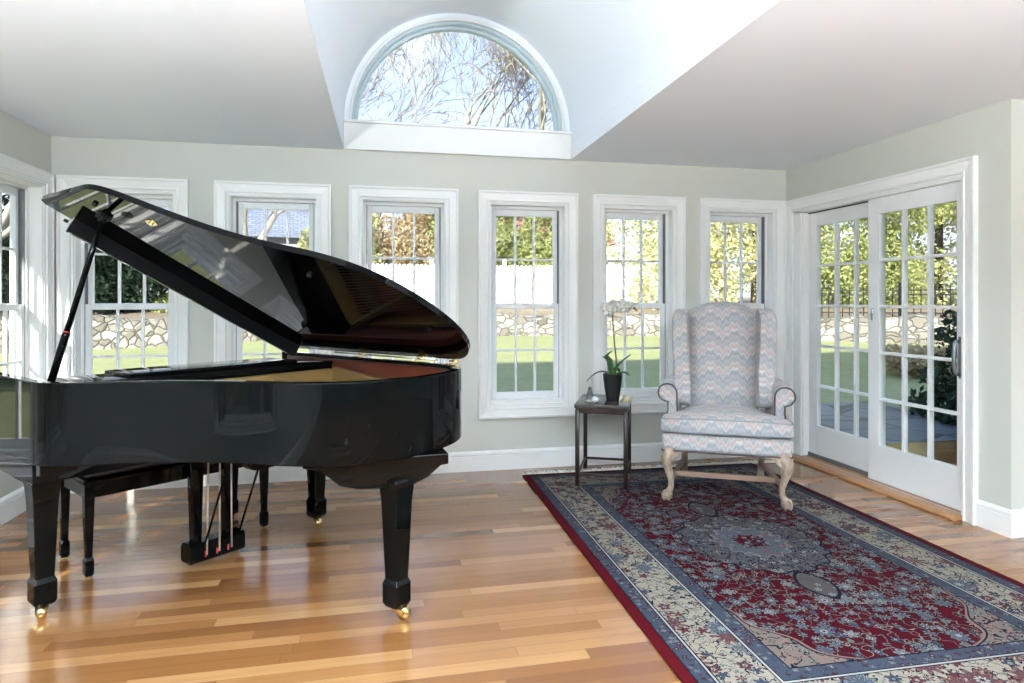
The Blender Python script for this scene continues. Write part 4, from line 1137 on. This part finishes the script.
# trees seen through the arched window and above the fence
bare_tree(.2, 24.2, BGZ, 14.5, 3, B_pale, 'tall leafless pale tree behind the fence, left in the arched window', .34, 8, (.05, 0), .52, .014)
bare_tree(2.9, 27.5, BGZ, 16, 14, B_pale, 'tallest leafless tree, at the middle of the arched window', .36, 8, (0, 0), .52, .014)
bare_tree(6.4, 24.6, BGZ, 14, 21, B_pale, 'slim leafless tree toward the right of the arched window', .28, 8, (-.06, 0), .5, .013)
bare_tree(-3.9, 19.8, BGZ-.2, 8, 33, B_pale, 'pale forked bare tree seen in the second window from the left', .26, 6, (.12, 0), .5, .010)
bare_tree(17.2, 12.6, BGZ, 8, 41, B_dark, 'dark bare tree spreading above the iron fence by the right glass door', .17, 6, (-.25, .0), .6, .010)
bare_tree(-9.5, 17.5, BGZ-.2, 9, 52, B_pale, 'bare pale tree above the stone wall beyond the leftmost back window', .22, 6, (.1, 0), .55, .010)
# foliage hanging over the white fence
for (x, y, w, h, sd, mt, lb, lf) in (
    (3.9, 23.7, 2.1, 6.0, 5, F_green, 'green evergreen over the white fence, in the fourth back window', 1.4),
    (6.8, 23.3, 2.2, 5.9, 6, F_green, 'bright green evergreen over the right end of the white fence', 1.3),
    (1.6, 24.4, 1.9, 5.8, 7, F_tan, 'tan leafy tree over the white fence, in the third back window', 1.6),
    (-1.2, 23.5, 1.6, 5.0, 8, F_yellow, 'yellow-green low tree beyond the left end of the white fence', .8),
    (10.4, 21.2, 3.0, 9.0, 9, F_yellow, 'broad yellow-green tree filling the rightmost back window', .2),
    (13.0, 20.4, 3.0, 9.0, 10, F_yellow, 'pale yellow-green tree behind the stone wall, left in the glass doors', .2),
    (16.0, 18.0, 3.0, 9.0, 12, F_green, 'green tree behind the iron fence, between the two glass doors', .2),
    (18.9, 15.0, 3.0, 9.0, 13, F_yellow, 'yellow-green tree behind the iron fence in the right glass door', .2),
    (21.2, 11.8, 3.0, 9.0, 15, F_yellow, 'yellow-green tree at the far right beyond the iron fence', .2),
    (18.6, 18.4, 3.0, 10.0, 17, F_yellow, 'yellow-green tree set back from the iron fence, behind its neighbours', .2),
    (23.4, 8.2, 3.0, 9.0, 16, F_green, 'outermost green tree along the iron fence', .2)):
    evergreen(x, y, BGZ, w, h, sd, mt, lb, lf)
for (x, y, w, h, sd, mt, lb) in (
    (-7.2, 18.8, 1.7, 3.4, 24, F_dark, 'dark shaded evergreen above the stone wall in the leftmost back window'),
    (-10.2, 19.0, 1.7, 4.0, 25, F_dark, 'dark evergreen left of the others above the stone wall'),
    (-4.7, 19.6, 1.3, 2.6, 26, F_green, 'low green evergreen above the wall in the second back window'),
    (-14.2, 17.8, 2.0, 5.0, 27, F_dark, 'dark evergreen at the far left end of the stone wall')):
    evergreen(x, y, BGZ-.25, w, h, sd, mt, lb, .1, 22000, .07)
hedge_row(6.95, 5.75, -.4, 2.6, 1.85, R(75), 61, F_dark, 'dark clipped hedge beside the slate patio, behind the right glass door', 16000, .05, .8)
hedge_row(10.8, 9.6, -.25, 3.2, .75, R(-50), 62, F_tan, 'low brown shrubs on the lawn edge beyond the patio', 9000, .05, .7)
evergreen(-13.5, 6.0, -.3, 2.2, 6.0, 63, F_yellow, 'yellow-green tree outside the left wall window', .3, 15000, .08)
evergreen(-12.5, 10.0, -.3, 2.2, 6.0, 64, F_green, 'green tree outside the left wall window, nearer the corner', .3, 15000, .08)
# neighbouring houses
def house(name_label, x, y, w, d, h, rh, rot, wallm, roofm, cat='house'):
    r_ = thing('neighbour_house', name_label, cat, (x, y, .9), rot)
    m = MB(); m.box((-w/2, -d/2, 0), (w/2, d/2, h)); m.build('walls', wallm, r_)
    m = MB(); m.prism([(-d/2-.4, h), (d/2+.4, h), (0, h+rh)], -w/2-.3, w/2+.3, 'x'); m.build('roof', roofm, r_)
    for k in (-1, 0, 1):
        m = MB(); m.box((k*w*.28-.5, -d/2-.05, h*.45), (k*w*.28+.5, -d/2+.02, h*.85)); f_ = m.build('window', M_trim, r_)
        m = MB(); m.box((k*w*.28-.42, -d/2-.07, h*.48), (k*w*.28+.42, -d/2-.05, h*.82)); m.build('pane', plain('dark_window_pane', (.03, .04, .05), .1), f_)
t = NT('slate_blue_shingles'); v = t.coord(); x_, y_, z_ = t.sep(v)
br_ = t.n('ShaderNodeTexBrick'); t.put(t.comb(x_, t.m('MULTIPLY', z_, 1.6), 0.), br_.inputs['Vector']); br_.inputs['Scale'].default_value = 1.6
br_.inputs['Color1'].default_value = (.13, .15, .20, 1); br_.inputs['Color2'].default_value = (.20, .22, .28, 1); br_.inputs['Mortar'].default_value = (.06, .07, .09, 1)
M_blueroof = t.done(t.bsdf(br_.outputs[0], .8))
M_brick = plain('red_brick_house', (.42, .14, .11), .9, vary=.2)
house('grey-blue roofed house behind trees in the second back window', -5.4, 33, 8, 7, 3.2, 3.6, R(8), plain('grey_clapboard', (.35, .36, .38), .8), M_blueroof)
house('white-gabled house behind the fence in the third back window', 4.4, 38, 8, 7, 3.4, 2.6, R(-12), plain('pale_clapboard', (.70, .70, .68), .8), plain('grey_roof', (.42, .43, .46), .8))
house('red brick house behind the evergreen in the fourth back window', 8.4, 31, 4.4, 6, 3.0, 1.8, R(-6), M_brick, plain('brown_roof', (.30, .12, .10), .8))

# ------------------------------------------------------------------ light
w = bpy.data.worlds.new('World'); bpy.context.scene.world = w; w.use_nodes = True; nt = w.node_tree; nt.nodes.clear()
o_ = nt.nodes.new('ShaderNodeOutputWorld'); bg = nt.nodes.new('ShaderNodeBackground'); nt.links.new(bg.outputs[0], o_.inputs[0])
tc = nt.nodes.new('ShaderNodeTexCoord'); sp_ = nt.nodes.new('ShaderNodeSeparateXYZ'); nt.links.new(tc.outputs['Generated'], sp_.inputs[0])
rp = nt.nodes.new('ShaderNodeValToRGB'); nt.links.new(sp_.outputs[2], rp.inputs[0])
cr = rp.color_ramp
cr.elements[0].position = .0; cr.elements[0].color = (.55, .58, .60, 1); cr.elements[1].position = .9; cr.elements[1].color = (.26, .42, .85, 1)
e = cr.elements.new(.06); e.color = (.74, .82, .95, 1); e = cr.elements.new(.35); e.color = (.46, .62, .98, 1)
ns = nt.nodes.new('ShaderNodeTexNoise'); ns.inputs['Scale'].default_value = 3.; ns.inputs['Detail'].default_value = 6; nt.links.new(tc.outputs['Generated'], ns.inputs[0])
cm = nt.nodes.new('ShaderNodeMapRange'); cm.inputs[1].default_value = .50; cm.inputs[2].default_value = .74; nt.links.new(ns.outputs[0], cm.inputs[0])
mx = nt.nodes.new('ShaderNodeMix'); mx.data_type = 'RGBA'; nt.links.new(cm.outputs[0], mx.inputs[0]); nt.links.new(rp.outputs[0], mx.inputs[6]); mx.inputs[7].default_value = (.95, .96, 1, 1)
nt.links.new(mx.outputs[2], bg.inputs[0]); bg.inputs[1].default_value = SKY
sun = bpy.data.lights.new('Sun', 'SUN'); sun.energy = SUN; sun.angle = R(.6); sun.color = (1., .95, .86)
so = bpy.data.objects.new('Sun', sun); C.objects.link(so)
az, el = R(24), R(28)
dv = Vector((math.sin(az)*math.cos(el), math.cos(az)*math.cos(el), -math.sin(el)))
so.rotation_euler = dv.to_track_quat('-Z', 'Y').to_euler()
def portal(name, loc, rot, sx, sy):
    l = bpy.data.lights.new(name, 'AREA'); l.shape = 'RECTANGLE'; l.size = sx; l.size_y = sy; l.cycles.is_portal = True
    o = bpy.data.objects.new(name, l); C.objects.link(o); o.location = loc; o.rotation_euler = rot
# unseen uplights behind the photographer, added as fill to brighten the room
def fill_uplight(x, y, e_, lb):
    t_ = thing('added_fill_uplight', lb, 'fill light', (x, y, 0))
    m = MB(); m.lathe([(.14, 0), (.14, .015), (.03, .03), (.012, .05)], 28); m.build('base', M_handle, t_)
    m = MB(); m.tube([(0, 0, .04), (0, 0, 1.62)], .011, 10); m.build('pole', M_handle, t_)
    m = MB(); m.lathe([(.02, 1.60), (.10, 1.64), (.17, 1.70), (.175, 1.70), (.165, 1.70), (.09, 1.65), (.01, 1.62)], 32); m.build('fill_light_shade', M_trim, t_)
    l = bpy.data.lights.new('lamp', 'AREA'); l.shape = 'DISK'; l.size = .26; l.energy = e_; l.color = (.80, .90, 1.)
    o = bpy.data.objects.new('lamp', l); C.objects.link(o); o.parent = t_; o.location = (0, 0, 1.705); o.rotation_euler = (PI, 0, 0)
fill_uplight(-1.25, .15, FILL*.66, 'added unseen fill uplight behind the photographer on the left')
fill_uplight(.4, -1.0, FILL*.9, 'added unseen fill uplight behind the photographer in the middle')
fill_uplight(2.3, -1.1, FILL*.9, 'added unseen fill uplight behind the photographer on the right')
sc = bpy.context.scene
sc.view_settings.view_transform = 'Standard'; sc.view_settings.look = 'None'; sc.view_settings.exposure = EXPO; sc.view_settings.gamma = 1; sc.view_settings.use_curve_mapping = False
